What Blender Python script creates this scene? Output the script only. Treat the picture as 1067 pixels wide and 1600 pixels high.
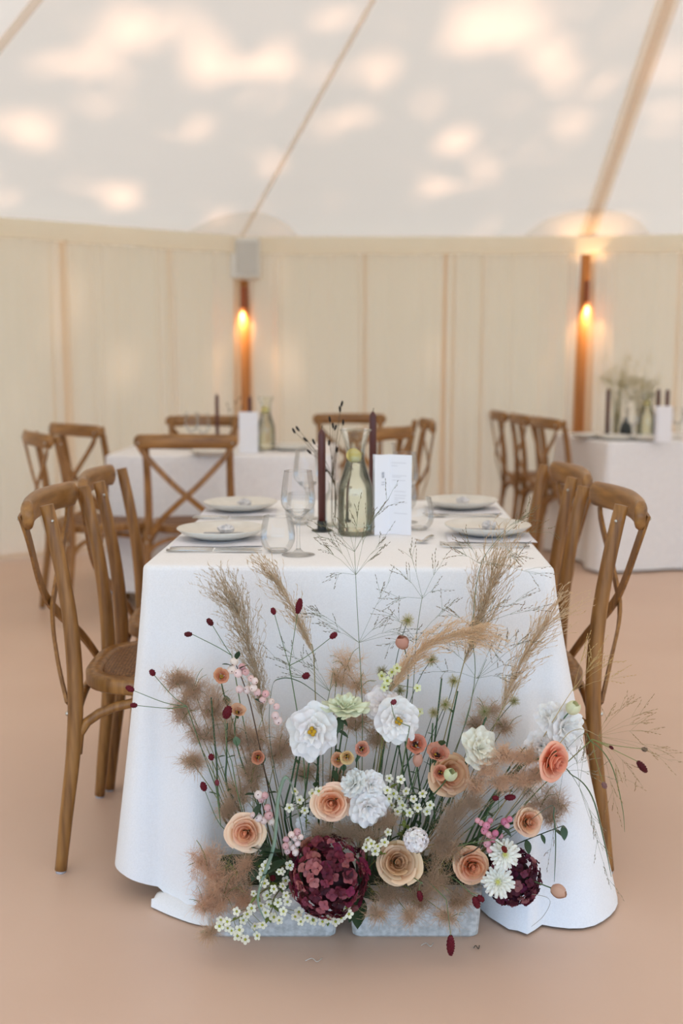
import bpy, math, random
import numpy as np
from mathutils import Vector, Matrix, Quaternion
for o in list(bpy.data.objects): bpy.data.objects.remove(o)
random.seed(7); rng = np.random.default_rng(11)
SC = bpy.context.scene; COL = SC.collection
R = math.radians; PI = math.pi

def lin(r, g, b):
    f = lambda c: (c/255/12.92) if c/255 <= .04045 else ((c/255+.055)/1.055)**2.4
    return (f(r), f(g), f(b), 1)

# ------------------------------------------------------------------ camera
FPX, HC = 1650.0, 1.2
TH = math.atan(230/FPX); CT, ST = math.cos(TH), math.sin(TH)
cam = bpy.data.cameras.new('camera'); camo = bpy.data.objects.new('camera', cam); COL.objects.link(camo)
cam.sensor_fit = 'VERTICAL'; cam.sensor_height = 36; cam.lens = 36*FPX/1600
camo.location = (0, 0, HC); camo.rotation_euler = (PI/2-TH, 0, 0)
cam.dof.use_dof = True; cam.dof.focus_distance = 2.16; cam.dof.aperture_fstop = 2.2
cam.clip_start = .05
SC.camera = camo
def ray(px, py):
    u = (px-533.5)/FPX; v = (800-py)/FPX
    return Vector((u, CT+v*ST, -ST+v*CT))
def aty(px, py, Y):
    d = ray(px, py); t = Y/d.y
    return Vector((d.x*t, Y, HC+d.z*t))
def atz(px, py, z):
    d = ray(px, py); t = (z-HC)/d.z
    return Vector((d.x*t, d.y*t, z))
MPP = 1/767.0        # metres per photo pixel at the flowers

# ------------------------------------------------------------------ light
w = bpy.data.worlds.new('world'); SC.world = w; w.use_nodes = True
bg = w.node_tree.nodes['Background']; bg.inputs[0].default_value = (.475, .775, 1.17, 1); bg.inputs[1].default_value = 2.75
SUN = Vector((-.22, .76, .72)).normalized()
sl = bpy.data.lights.new('sun', 'SUN'); sl.energy = 3.3; sl.angle = R(1.5); sl.color = (1, .94, .86)
so = bpy.data.objects.new('sun', sl); COL.objects.link(so); so.rotation_euler = SUN.to_track_quat('Z', 'Y').to_euler(); so.location = (-4, 20, 20)
SC.view_settings.view_transform = 'Standard'; SC.view_settings.look = 'None'
SC.view_settings.gamma = 1; SC.view_settings.use_curve_mapping = False
SC.view_settings.exposure = 0.0

# ------------------------------------------------------------------ materials
def new_mat(name):
    m = bpy.data.materials.new(name); m.use_nodes = True
    nt = m.node_tree; nt.nodes.clear()
    out = nt.nodes.new('ShaderNodeOutputMaterial')
    return m, nt, out
def N(nt, t, **kw):
    n = nt.nodes.new(t)
    for k, v in kw.items():
        if k in n.inputs: n.inputs[k].default_value = v
        else: setattr(n, k, v)
    return n
def mat(name, c1, c2=None, rough=.6, scale=(8, 8, 8), detail=3, bump=0, bscale=None, metal=0, spec=.5, transl=0, transp=0,
        objcol=False, var=0, tcol=None, sheen=0, contrast=(.3, .7)):
    m, nt, out = new_mat(name); L = nt.links.new
    p = N(nt, 'ShaderNodeBsdfPrincipled'); p.inputs['Roughness'].default_value = rough; p.inputs['Metallic'].default_value = metal
    p.inputs['Specular IOR Level'].default_value = spec
    if sheen: p.inputs['Sheen Weight'].default_value = sheen
    tc = N(nt, 'ShaderNodeTexCoord')
    colsock = None
    if objcol:
        oi = N(nt, 'ShaderNodeObjectInfo'); colsock = oi.outputs['Color']
        if var:
            hs = N(nt, 'ShaderNodeHueSaturation')
            mr = N(nt, 'ShaderNodeMapRange'); mr.inputs['To Min'].default_value = 1-var; mr.inputs['To Max'].default_value = 1+var
            ns = N(nt, 'ShaderNodeTexNoise'); ns.inputs['Scale'].default_value = scale[0]; ns.inputs['Detail'].default_value = detail
            ad = N(nt, 'ShaderNodeMath', operation='ADD'); ml = N(nt, 'ShaderNodeMath', operation='MULTIPLY'); ml.inputs[1].default_value = .5
            L(tc.outputs['Object'], ns.inputs['Vector']); L(ns.outputs['Fac'], ad.inputs[0]); L(oi.outputs['Random'], ad.inputs[1]); L(ad.outputs[0], ml.inputs[0])
            L(ml.outputs[0], mr.inputs['Value']); L(mr.outputs['Result'], hs.inputs['Value']); L(colsock, hs.inputs['Color']); colsock = hs.outputs['Color']
    elif c2 is not None:
        mp = N(nt, 'ShaderNodeMapping'); mp.inputs['Scale'].default_value = scale
        ns = N(nt, 'ShaderNodeTexNoise'); ns.inputs['Scale'].default_value = 1; ns.inputs['Detail'].default_value = detail
        cr = N(nt, 'ShaderNodeValToRGB'); cr.color_ramp.elements[0].position = contrast[0]; cr.color_ramp.elements[1].position = contrast[1]
        cr.color_ramp.elements[0].color = c1; cr.color_ramp.elements[1].color = c2
        L(tc.outputs['Object'], mp.inputs['Vector']); L(mp.outputs[0], ns.inputs['Vector']); L(ns.outputs['Fac'], cr.inputs['Fac']); colsock = cr.outputs['Color']
    if colsock is not None: L(colsock, p.inputs['Base Color'])
    else: p.inputs['Base Color'].default_value = c1
    if bump:
        b = N(nt, 'ShaderNodeBump'); b.inputs['Strength'].default_value = bump; b.inputs['Distance'].default_value = .002
        mp2 = N(nt, 'ShaderNodeMapping'); mp2.inputs['Scale'].default_value = bscale or scale
        n2 = N(nt, 'ShaderNodeTexNoise'); n2.inputs['Scale'].default_value = 1; n2.inputs['Detail'].default_value = 4
        L(tc.outputs['Object'], mp2.inputs['Vector']); L(mp2.outputs[0], n2.inputs['Vector']); L(n2.outputs['Fac'], b.inputs['Height']); L(b.outputs[0], p.inputs['Normal'])
    s = p.outputs[0]
    if transl:
        t = N(nt, 'ShaderNodeBsdfTranslucent'); mx = N(nt, 'ShaderNodeMixShader'); mx.inputs[0].default_value = transl
        if tcol: t.inputs['Color'].default_value = tcol
        elif colsock is not None: L(colsock, t.inputs['Color'])
        else: t.inputs['Color'].default_value = c1
        L(s, mx.inputs[1]); L(t.outputs[0], mx.inputs[2]); s = mx.outputs[0]
    if transp:
        t = N(nt, 'ShaderNodeBsdfTransparent'); mx = N(nt, 'ShaderNodeMixShader'); mx.inputs[0].default_value = transp
        L(s, mx.inputs[1]); L(t.outputs[0], mx.inputs[2]); s = mx.outputs[0]
    L(s, out.inputs['Surface'])
    return m
def thin_glass(name, tint=(1, 1, 1, 1), refl=.9):
    m, nt, out = new_mat(name); L = nt.links.new
    t = N(nt, 'ShaderNodeBsdfTransparent'); t.inputs[0].default_value = tint
    g = N(nt, 'ShaderNodeBsdfGlossy'); g.inputs['Roughness'].default_value = .03
    fr = N(nt, 'ShaderNodeFresnel'); fr.inputs['IOR'].default_value = 1.5
    ml = N(nt, 'ShaderNodeMath', operation='MULTIPLY'); ml.inputs[1].default_value = refl
    mx = N(nt, 'ShaderNodeMixShader')
    L(fr.outputs[0], ml.inputs[0]); L(ml.outputs[0], mx.inputs[0]); L(t.outputs[0], mx.inputs[1]); L(g.outputs[0], mx.inputs[2]); L(mx.outputs[0], out.inputs['Surface'])
    return m
def emit(name, c, s):
    m, nt, out = new_mat(name); e = N(nt, 'ShaderNodeEmission'); e.inputs[0].default_value = c; e.inputs[1].default_value = s
    nt.links.new(e.outputs[0], out.inputs['Surface']); return m

M = {}
M['roof'] = mat('roof_canvas', lin(242, 222, 204), lin(246, 228, 212), rough=.9, scale=(.7, .7, .7), transl=.68, tcol=lin(255, 203, 167))
M['patch'] = mat('roof_patch', lin(236, 216, 190), rough=.9, transl=.6, transp=.7, tcol=lin(248, 222, 186))
M['strap'] = mat('roof_webbing', lin(226, 200, 168), rough=.9, transl=.55, transp=.72, tcol=lin(245, 214, 176))
M['wall'] = mat('wall_canvas', lin(230, 224, 216), lin(234, 230, 222), rough=.9, transl=.68, scale=(.8, .8, .8), tcol=lin(255, 218, 188))
M['curtain'] = mat('sheer_curtain', lin(240, 226, 204), rough=.95, transl=.5, transp=.36, tcol=lin(255, 218, 176), bump=.3, bscale=(300, 300, 40))
M['valance'] = mat('valance_cloth', lin(246, 236, 218), rough=.9, transl=.45, tcol=lin(248, 232, 204))
M['floor'] = mat('painted_floor', lin(212, 179, 156), lin(220, 189, 167), rough=.42, scale=(1.1, 1.1, 1.1), detail=6, bump=.15, bscale=(40, 40, 40), spec=.4)
M['ground'] = mat('lawn', lin(122, 128, 96), lin(150, 150, 118), rough=1, scale=(3, 3, 3))
M['linen'] = mat('white_linen', lin(238, 236, 234), lin(245, 243, 241), rough=.9, scale=(300, 300, 300), bump=.35, bscale=(420, 420, 90), sheen=.1)
M['linen_far'] = mat('white_linen_far', lin(232, 228, 226), lin(240, 236, 233), rough=.9, scale=(60, 60, 60), bump=.2, bscale=(200, 200, 60))
M['post'] = mat('timber_post', lin(176, 112, 56), lin(206, 142, 80), rough=.5, scale=(18, 18, 1.2))
M['wood'] = mat('chair_wood', lin(108, 68, 28), lin(172, 122, 64), rough=.38, scale=(70, 70, 6), detail=6, bump=.12, bscale=(160, 160, 12), contrast=(.28, .72))
M['wood_h'] = mat('chair_wood_rail', lin(112, 72, 30), lin(176, 126, 68), rough=.36, scale=(30, 6, 50), detail=6, bump=.1, bscale=(120, 14, 120), contrast=(.28, .72))
def rattan():
    m, nt, out = new_mat('rattan_weave'); L = nt.links.new
    p = N(nt, 'ShaderNodeBsdfPrincipled'); p.inputs['Roughness'].default_value = .55
    tc = N(nt, 'ShaderNodeTexCoord'); ck = N(nt, 'ShaderNodeTexChecker'); ck.inputs['Scale'].default_value = 170
    ck.inputs[1].default_value = lin(150, 104, 58); ck.inputs[2].default_value = lin(110, 70, 36)
    mp = N(nt, 'ShaderNodeMapping'); mp.inputs['Rotation'].default_value = (0, 0, .78)
    ns = N(nt, 'ShaderNodeTexNoise'); ns.inputs['Scale'].default_value = 120
    mx = N(nt, 'ShaderNodeMixRGB', blend_type='MULTIPLY'); mx.inputs[0].default_value = .7
    cr = N(nt, 'ShaderNodeValToRGB'); cr.color_ramp.elements[0].position = .35; cr.color_ramp.elements[1].position = .6; cr.color_ramp.elements[0].color = (.35, .3, .25, 1)
    b = N(nt, 'ShaderNodeBump'); b.inputs['Strength'].default_value = .8; b.inputs['Distance'].default_value = .003
    L(tc.outputs['Object'], mp.inputs[0]); L(mp.outputs[0], ck.inputs[0]); L(tc.outputs['Object'], ns.inputs['Vector']); L(ns.outputs['Fac'], cr.inputs[0])
    L(ck.outputs['Color'], mx.inputs[1]); L(cr.outputs[0], mx.inputs[2]); L(mx.outputs[0], p.inputs['Base Color']); L(ns.outputs['Fac'], b.inputs['Height']); L(b.outputs[0], p.inputs['Normal'])
    L(p.outputs[0], out.inputs[0]); return m
M['rattan'] = rattan()
M['steel'] = mat('brushed_steel', lin(205, 203, 198), rough=.25, metal=1)
M['rivet'] = mat('rivet_steel', lin(200, 195, 185), rough=.3, metal=1)
M['pad'] = mat('felt_pad', lin(190, 185, 185), rough=.9)
M['plate'] = mat('stoneware_glaze', lin(214, 207, 194), lin(226, 220, 208), rough=.35, scale=(30, 30, 30))
M['napkin'] = mat('grey_napkin', lin(232, 230, 234), rough=.95, bump=.2, bscale=(300, 300, 300))
M['card'] = mat('white_card', lin(240, 238, 240), rough=.7)
M['greycard'] = mat('grey_card', lin(166, 166, 170), rough=.8)
M['ink'] = mat('grey_ink', lin(150, 148, 152), rough=.9)
M['inkpale'] = mat('pale_ink', lin(214, 210, 212), rough=.9)
M['stone'] = mat('white_stone', lin(190, 186, 184), lin(236, 232, 228), rough=.6, scale=(60, 60, 60))
M['candle'] = mat('burgundy_wax', lin(84, 42, 36), lin(96, 48, 40), rough=.4, scale=(20, 20, 5))
M['wick'] = mat('wick', lin(60, 50, 45), rough=.9)
M['iron'] = mat('black_iron', lin(52, 54, 52), rough=.5, metal=.3)
M['glass'] = thin_glass('clear_glass', (.992, .995, .992, 1), .65)
M['carafe'] = thin_glass('carafe_glass', (.965, .97, .94, 1), .6)
def water():
    m, nt, out = new_mat('water'); p = N(nt, 'ShaderNodeBsdfPrincipled'); p.inputs['Base Color'].default_value = lin(250, 250, 240)
    p.inputs['Transmission Weight'].default_value = 1; p.inputs['Roughness'].default_value = 0; p.inputs['IOR'].default_value = 1.33
    nt.links.new(p.outputs[0], out.inputs[0]); return m
M['water'] = water()
M['lemon'] = mat('lemon', lin(248, 226, 130), lin(252, 240, 180), rough=.5, scale=(80, 80, 80), transl=.3)
M['bud'] = mat('dark_bud', lin(34, 26, 22), rough=.9)
M['copper'] = mat('copper_shade', lin(150, 82, 52), rough=.35, metal=.8)
M['bulb'] = emit('warm_bulb', (1, .70, .38, 1), 14)
M['plastic'] = mat('white_plastic', lin(226, 222, 214), rough=.5)
M['grille'] = mat('speaker_grille', lin(204, 200, 192), rough=.7, bump=.5, bscale=(200, 200, 200))
M['bark'] = mat('bark', lin(80, 66, 52), lin(110, 92, 74), rough=.95, scale=(8, 8, 2))
M['leafout'] = mat('tree_leaf', lin(60, 92, 40), rough=.6, transl=.25, tcol=lin(120, 150, 60))
M['concrete'] = mat('concrete', lin(176, 173, 166), lin(208, 205, 198), rough=.85, scale=(90, 90, 90), detail=8, bump=.6, bscale=(120, 120, 120), contrast=(.35, .65))
M['soil'] = mat('flower_foam', lin(60, 66, 44), rough=.95)
M['petal'] = mat('petal', None, rough=.55, objcol=True, var=.12, scale=(40, 40, 40), transl=.25, spec=.25)
def petal_grad():  # natural deeper tint at petal bases, strengthened to paint shade into the grooves
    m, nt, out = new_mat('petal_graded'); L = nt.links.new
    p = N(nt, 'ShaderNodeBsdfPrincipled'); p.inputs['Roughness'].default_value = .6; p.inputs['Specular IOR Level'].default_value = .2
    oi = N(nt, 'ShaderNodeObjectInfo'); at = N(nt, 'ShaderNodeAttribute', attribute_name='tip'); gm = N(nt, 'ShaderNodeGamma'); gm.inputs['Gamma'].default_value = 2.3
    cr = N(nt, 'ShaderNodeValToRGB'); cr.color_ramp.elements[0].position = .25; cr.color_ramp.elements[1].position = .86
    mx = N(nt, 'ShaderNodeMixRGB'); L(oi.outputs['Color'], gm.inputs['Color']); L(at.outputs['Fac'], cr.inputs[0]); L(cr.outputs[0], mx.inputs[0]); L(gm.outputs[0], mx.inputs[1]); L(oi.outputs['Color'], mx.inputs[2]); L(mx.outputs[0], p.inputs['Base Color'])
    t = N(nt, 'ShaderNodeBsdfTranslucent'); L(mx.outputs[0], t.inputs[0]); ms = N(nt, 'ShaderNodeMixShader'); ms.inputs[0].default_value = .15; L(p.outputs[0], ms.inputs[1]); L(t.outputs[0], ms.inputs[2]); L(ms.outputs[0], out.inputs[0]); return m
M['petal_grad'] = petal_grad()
M['fuzz'] = mat('fuzz', None, rough=.8, objcol=True, var=.32, scale=(320, 320, 320), transl=.5, spec=.1)
M['stem'] = mat('green_stem', None, rough=.5, objcol=True, var=.15, scale=(20, 20, 20), spec=.35)
M['leaf'] = mat('leaf', None, rough=.45, objcol=True, var=.15, scale=(40, 40, 40), transl=.2)
GREEN = lin(78, 104, 66); DKGREEN = lin(44, 68, 44); OLIVE = lin(128, 130, 66); TAN = lin(176, 150, 116)

# ------------------------------------------------------------------ mesh helpers
def mesh_data(name, V, F, m, smooth=True):
    me = bpy.data.meshes.new(name)
    if isinstance(V, np.ndarray) and isinstance(F, np.ndarray):
        me.vertices.add(len(V)); me.vertices.foreach_set('co', V.astype(np.float32).ravel())
        k = F.shape[1]; me.loops.add(F.size); me.loops.foreach_set('vertex_index', F.astype(np.int32).ravel())
        me.polygons.add(len(F)); me.polygons.foreach_set('loop_start', np.arange(0, F.size, k, dtype=np.int32))
        me.update(calc_edges=True)
    else:
        me.from_pydata([tuple(v) for v in V], [], [tuple(f) for f in F])
    if smooth: me.polygons.foreach_set('use_smooth', [True]*len(me.polygons))
    for x in (m if isinstance(m, (list, tuple)) else [m]): me.materials.append(x)
    me.update(); return me
def link(name, me, parent=None, mtx=None, color=None):
    o = bpy.data.objects.new(name, me); COL.objects.link(o)
    if parent is not None: o.parent = parent
    if mtx is not None: o.matrix_basis = mtx
    if color is not None: o.color = color
    return o
def tag(o, label=None, cat=None, group=None, kind=None):
    if label: o['label'] = label
    if cat: o['category'] = cat
    if group: o['group'] = group
    if kind: o['kind'] = kind
    return o
def thing(name, label, cat, loc=(0, 0, 0), rz=0, group=None):
    o = bpy.data.objects.new(name, None); COL.objects.link(o); o.location = loc; o.rotation_euler = (0, 0, rz); o.empty_display_size = .05
    return tag(o, label, cat, group)
def copy_tree(o, parent=None):
    c = o.copy(); COL.objects.link(c); c.parent = parent
    for ch in o.children: copy_tree(ch, c)
    return c
def part(root, name, V, F, m, smooth=True, parent=None, color=None, world=False):
    """mesh child; V in the thing's local frame, or in world coordinates if world=True (thing unrotated)"""
    if world:
        off = root.location
        if isinstance(V, np.ndarray): V = V-np.array(off)
        else: V = [Vector(v)-off for v in V]
    return link(name, mesh_data(name, V, F, m, smooth), parent or root, None, color)
def struct(name, V, F, m, smooth=False, parent=None):
    o = link(name, mesh_data(name, V, F, m, smooth), parent)
    if parent is None: o['kind'] = 'structure'
    return o
def join(*gs):
    V, F = [], []
    for v, f in gs:
        n = len(V); V += [Vector(a) for a in v]; F += [tuple(i+n for i in q) for q in f]
    return V, F
def box(x0, x1, y0, y1, z0, z1, bev=0):
    if not bev:
        V = [(x, y, z) for z in (z0, z1) for x, y in ((x0, y0), (x1, y0), (x1, y1), (x0, y1))]
        return [Vector(v) for v in V], [(3, 2, 1, 0), (4, 5, 6, 7), (0, 1, 5, 4), (1, 2, 6, 5), (2, 3, 7, 6), (3, 0, 4, 7)]
    rings = []
    for z, i in ((z0, bev), (z0+bev, 0), (z1-bev, 0), (z1, bev)):
        a0, a1, b0, b1 = x0+i, x1-i, y0+i, y1-i; c = bev
        rings.append([(a0+c, b0, z), (a1-c, b0, z), (a1, b0+c, z), (a1, b1-c, z), (a1-c, b1, z), (a0+c, b1, z), (a0, b1-c, z), (a0, b0+c, z)])
    return loft(rings)
def loft(rings, cap=True, closed=True):
    n = len(rings[0]); V = [Vector(p) for r in rings for p in r]; F = []
    for k in range(len(rings)-1):
        for i in range(n if closed else n-1):
            j = (i+1) % n; F.append((k*n+i, k*n+j, (k+1)*n+j, (k+1)*n+i))
    if cap: F.append(tuple(range(n-1, -1, -1))); F.append(tuple(range((len(rings)-1)*n, len(rings)*n)))
    return V, F
def frames(pts):
    pts = [Vector(p) for p in pts]; out = []; up = None
    for i, p in enumerate(pts):
        t = (pts[min(i+1, len(pts)-1)]-pts[max(i-1, 0)]).normalized()
        if up is None:
            up = Vector((0, 0, 1)) if abs(t.z) < .9 else Vector((1, 0, 0))
        a = (up-t*up.dot(t)).normalized(); b = t.cross(a); up = a
        out.append((p, a, b))
    return out
def tube(pts, r, n=8, sec=None):
    rs = r if isinstance(r, (list, tuple)) else [r]*len(pts)
    if len(rs) != len(pts): rs = [rs[0]+(rs[-1]-rs[0])*i/(len(pts)-1) for i in range(len(pts))]
    rings = []
    for (p, a, b), q in zip(frames(pts), rs):
        ring = []
        for k in range(n):
            an = 2*PI*k/n; ca, sa = math.cos(an), math.sin(an)
            if sec: ring.append(p+a*ca*sec[0]*q+b*sa*sec[1]*q)
            else: ring.append(p+a*ca*q+b*sa*q)
        rings.append(ring)
    return loft(rings)
def smooth_pts(pts, n=4):
    """Catmull-Rom through pts"""
    P = [Vector(p) for p in pts]; out = []
    for i in range(len(P)-1):
        p0, p1, p2, p3 = P[max(i-1, 0)], P[i], P[i+1], P[min(i+2, len(P)-1)]
        for k in range(n):
            t = k/n
            out.append(.5*((2*p1)+(p2-p0)*t+(2*p0-5*p1+4*p2-p3)*t*t+(3*p1-p0-3*p2+p3)*t**3))
    out.append(P[-1]); return out
def lathe(prof, n=24, cx=0, cy=0, cz=0, wob=0):
    V, F = [], []
    for r, z in prof:
        for k in range(n):
            a = 2*PI*k/n; q = r*(1+wob*math.sin(3*a+1)+wob*.6*math.sin(5*a))
            V.append(Vector((cx+q*math.cos(a), cy+q*math.sin(a), cz+z)))
    for i in range(len(prof)-1):
        for k in range(n):
            j = (k+1) % n; F.append((i*n+k, i*n+j, (i+1)*n+j, (i+1)*n+k))
    if prof[0][0] > 1e-6: F.append(tuple(range(n-1, -1, -1)))
    if prof[-1][0] > 1e-6: F.append(tuple(range((len(prof)-1)*n, len(prof)*n)))
    return V, F
def lathe_open(prof, n=24, **k):
    V, F = lathe(prof, n, **k); return V, [f for f in F if len(f) == 4]
def sphere(c, r, nu=10, nv=6, sz=1):
    prof = [(max(1e-4, r*math.sin(PI*i/nv)), -r*sz*math.cos(PI*i/nv)) for i in range(nv+1)]
    return lathe(prof, nu, c[0], c[1], c[2])
def filaments(P, r0, r1):
    """P (N,k,3) polylines -> triangular tubes"""
    P = np.asarray(P, float); n, k, _ = P.shape
    d = P[:, -1]-P[:, 0]; d /= np.linalg.norm(d, axis=1, keepdims=True)+1e-9
    ref = np.where(np.abs(d[:, 2:3]) > .9, np.array([[1., 0, 0]]), np.array([[0, 0, 1.]]))
    a = np.cross(d, ref); a /= np.linalg.norm(a, axis=1, keepdims=True)+1e-9; b = np.cross(d, a)
    r0 = np.broadcast_to(np.asarray(r0, float), (n,)); r1 = np.broadcast_to(np.asarray(r1, float), (n,))
    V = np.empty((n, k, 3, 3))
    for j in range(k):
        r = (r0+(r1-r0)*j/(k-1))[:, None]
        for s in range(3):
            an = 2*PI*s/3; V[:, j, s] = P[:, j]+(a*math.cos(an)+b*math.sin(an))*r
    F = []
    base = (np.arange(n)*k*3)[:, None]
    for j in range(k-1):
        for s in range(3):
            t = (s+1) % 3; F.append(base+np.array([[j*3+s, j*3+t, (j+1)*3+t, (j+1)*3+s]]))
    return V.reshape(-1, 3), np.concatenate(F)
def ncat(*gs):
    V, F, o = [], [], 0
    for v, f in gs: V.append(v); F.append(f+o); o += len(v)
    return np.concatenate(V), np.concatenate(F)
def runit(n):
    d = rng.normal(size=(n, 3)); return d/(np.linalg.norm(d, axis=1, keepdims=True)+1e-9)
def axis_mtx(pos, facing, roll=0, s=1):
    q = Vector(facing).normalized().to_track_quat('Z', 'Y')
    return Matrix.Translation(pos) @ q.to_matrix().to_4x4() @ Matrix.Rotation(roll, 4, 'Z') @ Matrix.Scale(s, 4)

# ------------------------------------------------------------------ the tent
EZ = 2.05
a35 = R(35)
P1 = Vector((-.74, 7.64, EZ)); P2 = Vector((1.71, 7.64, EZ)); KP = Vector((1.53, 2.5, 4.52))
def step(p, ang, l=2.45): return p+Vector((math.cos(R(ang)), math.sin(R(ang)), 0))*l
P0 = step(P1, 180+35); PA = step(P0, 180+62); PB = step(PA, 180+88); PC = step(PB, 180+112)
P3 = step(P2, -12); P4 = step(P3, -44); P5 = step(P4, -76); P6 = step(P5, -100); P7 = step(P6, -125)
F1 = Vector((.0, -2.9, EZ)); F0 = Vector((-2.0, -2.4, EZ)); F2 = Vector((2.3, -2.8, EZ))
EAVE = [P1, P2, P3, P4, P5, P6, P7, F2, F1, F0, PC, PB, PA, P0]
def roof_pt(a, b, s, t):
    """point on a roof facet: s along the eave a->b, t towards the peak, with a slight sag between ridges"""
    e = a.lerp(b, s); p = e.lerp(KP, t)
    p.z -= .10*math.sin(PI*s)*math.sin(PI*min(1, t*1.0))*1.0
    return p
V, F = [], []
for i in range(len(EAVE)):
    a, b = EAVE[i], EAVE[(i+1) % len(EAVE)]; n0 = len(V); nu, nv = 6, 10
    for j in range(nv+1):
        for k in range(nu+1): V.append(roof_pt(a, b, k/nu, j/nv))
    for j in range(nv):
        for k in range(nu):
            q = n0+j*(nu+1)+k; F.append((q, q+1, q+nu+2, q+nu+1))
ceiling = struct('ceiling', V, F, M['roof'], smooth=True)
# ridge seams and reinforcement fans, under the canvas
def strip_on_ridge(P, wid, dz, t0=0, t1=1):
    d = (KP-P).normalized(); side = d.cross(Vector((0, 0, 1))).normalized(); nrm = side.cross(d)
    rings = []
    for i in range(9):
        p = P.lerp(KP, t0+(t1-t0)*i/8)-Vector((0, 0, dz))
        ww = wid
        rings.append([p-side*ww/2, p+side*ww/2, p+side*ww/2-nrm*.006, p-side*ww/2-nrm*.006])
    return loft(rings)
for P, wd in ((P0, .05), (P1, .03), (P3, .04), (PA, .04), (P4, .04)):
    struct('ridge_seam', *strip_on_ridge(P, wd, .012), M['strap'], parent=ceiling)
struct('ridge_band', *strip_on_ridge(P2, .12, .012), M['patch'], parent=ceiling)
struct('ridge_strap', *strip_on_ridge(P2, .05, .03), M['strap'], parent=ceiling)
for P, prv, nxt in ((P1, P0, P2), (P2, P1, P3)):
    rr = .46; V = [P+Vector((0, -.01, -.012))]
    dl = (prv-P).normalized(); dr = (nxt-P).normalized(); dk = (KP-P).normalized()
    for k in range(13):
        if k <= 6: d = dl.lerp(dk, k/6).normalized()
        else: d = dk.lerp(dr, (k-6)/6).normalized()
        V.append(P+d*rr*(1 if 0 < k < 12 else 1)+Vector((0, 0, -.02)))
    struct('corner_patch', V, [(0, k, k+1) for k in range(1, 13)], M['patch'], smooth=True, parent=ceiling)
# canvas walls
def wall_panel(name, pts):
    V, F = [], []
    for a, b in zip(pts[:-1], pts[1:]):
        n = len(V); V += [Vector((a.x, a.y, -.02)), Vector((b.x, b.y, -.02)), b.copy(), a.copy()]; F.append((n, n+1, n+2, n+3))
    return struct(name, V, F, M['wall'])
wall_panel('wall_left', [PC, PB, PA, P0, P1]); wall_panel('wall_back', [P1, P2]); wall_panel('wall_right', [P2, P3, P4, P5, P6, P7])
# floor and lawn
fl = [Vector((p.x, p.y, 0)) for p in EAVE]; c = Vector((1.2, 2.4, 0))
fl = [c+(p-c)*1.02 for p in fl]
struct('floor', fl+[p-Vector((0, 0, .04)) for p in fl], [tuple(range(len(fl)-1, -1, -1))]+[tuple(range(len(fl), 2*len(fl)))], M['floor'])
struct('ground', [(-40, -40, -.05), (40, -40, -.05), (40, 40, -.05), (-40, 40, -.05)], [(0, 1, 2, 3)], M['ground'])
# eave pole and valance
cen = Vector((1.2, 2.5, EZ))
def inset(p, d):
    v = (cen-p); v.z = 0; return p+v.normalized()*d
bays = [(PA, P0), (P0, P1), (P1, P2), (P2, P3), (P3, P4)]
for i, (a, b) in enumerate(bays):
    tr = struct(f'trim_{i+1}', *tube([inset(a, .03)-Vector((0, 0, .02)), inset(b, .03)-Vector((0, 0, .02))], .028, 10), M['valance'], smooth=True)
    a2, b2 = inset(a, .31), inset(b, .31); V, F = [], []
    for k in range(41):
        s = k/40; p = a2.lerp(b2, s); wv = .006*math.sin(s*47)
        d = (b2-a2).normalized(); nn = Vector((-d.y, d.x, 0))
        V += [p+nn*wv+Vector((0, 0, .01)), p+nn*wv*2+Vector((0, 0, -.105+.004*math.sin(s*23)))]
    struct('valance', V, [(2*k, 2*k+2, 2*k+3, 2*k+1) for k in range(40)], M['valance'], smooth=True, parent=tr)
# timber posts
def post(P, top, label, lean=0):
    q = inset(P, .12); t = thing('timber_post', label, 'post', (q.x, q.y, 0))
    part(t, 'shaft', *tube([(0, 0, 0), (lean*.5, 0, 1.0), (lean, 0, top)], [.078, .07, .05], 14), M['post'])
    part(t, 'base_plate', *box(-.08, .08, -.08, .08, 0, .008), M['iron'], smooth=False)
    return q
q1 = post(P1, 2.0, 'round timber tent post below the white loudspeaker')
q2 = post(P2, 2.0, 'round timber tent post lit above and below its copper lamp', .02)
post(P0, 2.0, 'round timber tent post hidden behind the curtains past the loudspeaker'); post(P3, 2.0, 'round timber tent post beyond the dried grass table')
def lamp(q, z, label, up=True):
    x, y = q.x+.012, q.y-.085
    t = thing('wall_lamp', label, 'lamp', (x, y, z), group='copper post lamps')
    part(t, 'shade', *join(lathe_open([(.034, -.075), (.034, .075)], 20), lathe_open([(.030, .075), (.030, -.075)], 20), lathe_open([(.034, .075), (.030, .075)], 20), lathe_open([(.030, -.075), (.034, -.075)], 20)), M['copper'])
    part(t, 'bracket', *box(-.012, .012, .03, .05, -.03, .03), M['copper'], smooth=False)
    for s in ((1, -1) if up else (-1,)):
        part(t, 'bulb', *sphere((0, 0, s*.05), .02, 10, 6), M['bulb'])
        l = bpy.data.lights.new('lamp_light', 'SPOT'); l.energy = 9; l.color = (1, .68, .36); l.spot_size = R(100); l.spot_blend = .8; l.shadow_soft_size = .02
        lo = bpy.data.objects.new('lamp_light', l); COL.objects.link(lo); lo.parent = t; lo.location = (0, 0, s*.078); lo.rotation_euler = (0 if s < 0 else PI, 0, 0)
lamp(q1, 1.66, 'copper cylinder lamp on the timber post under the loudspeaker', up=False)
lamp(q2, 1.70, 'copper cylinder lamp casting light up and down its timber post')
t = thing('loudspeaker', 'white box loudspeaker mounted high on the tent post', 'speaker', (q1.x+.04, q1.y-.14, 1.78))
bd = part(t, 'body', *box(-.105, .105, -.09, .08, 0, .27, .012), M['plastic'], smooth=False)
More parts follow.
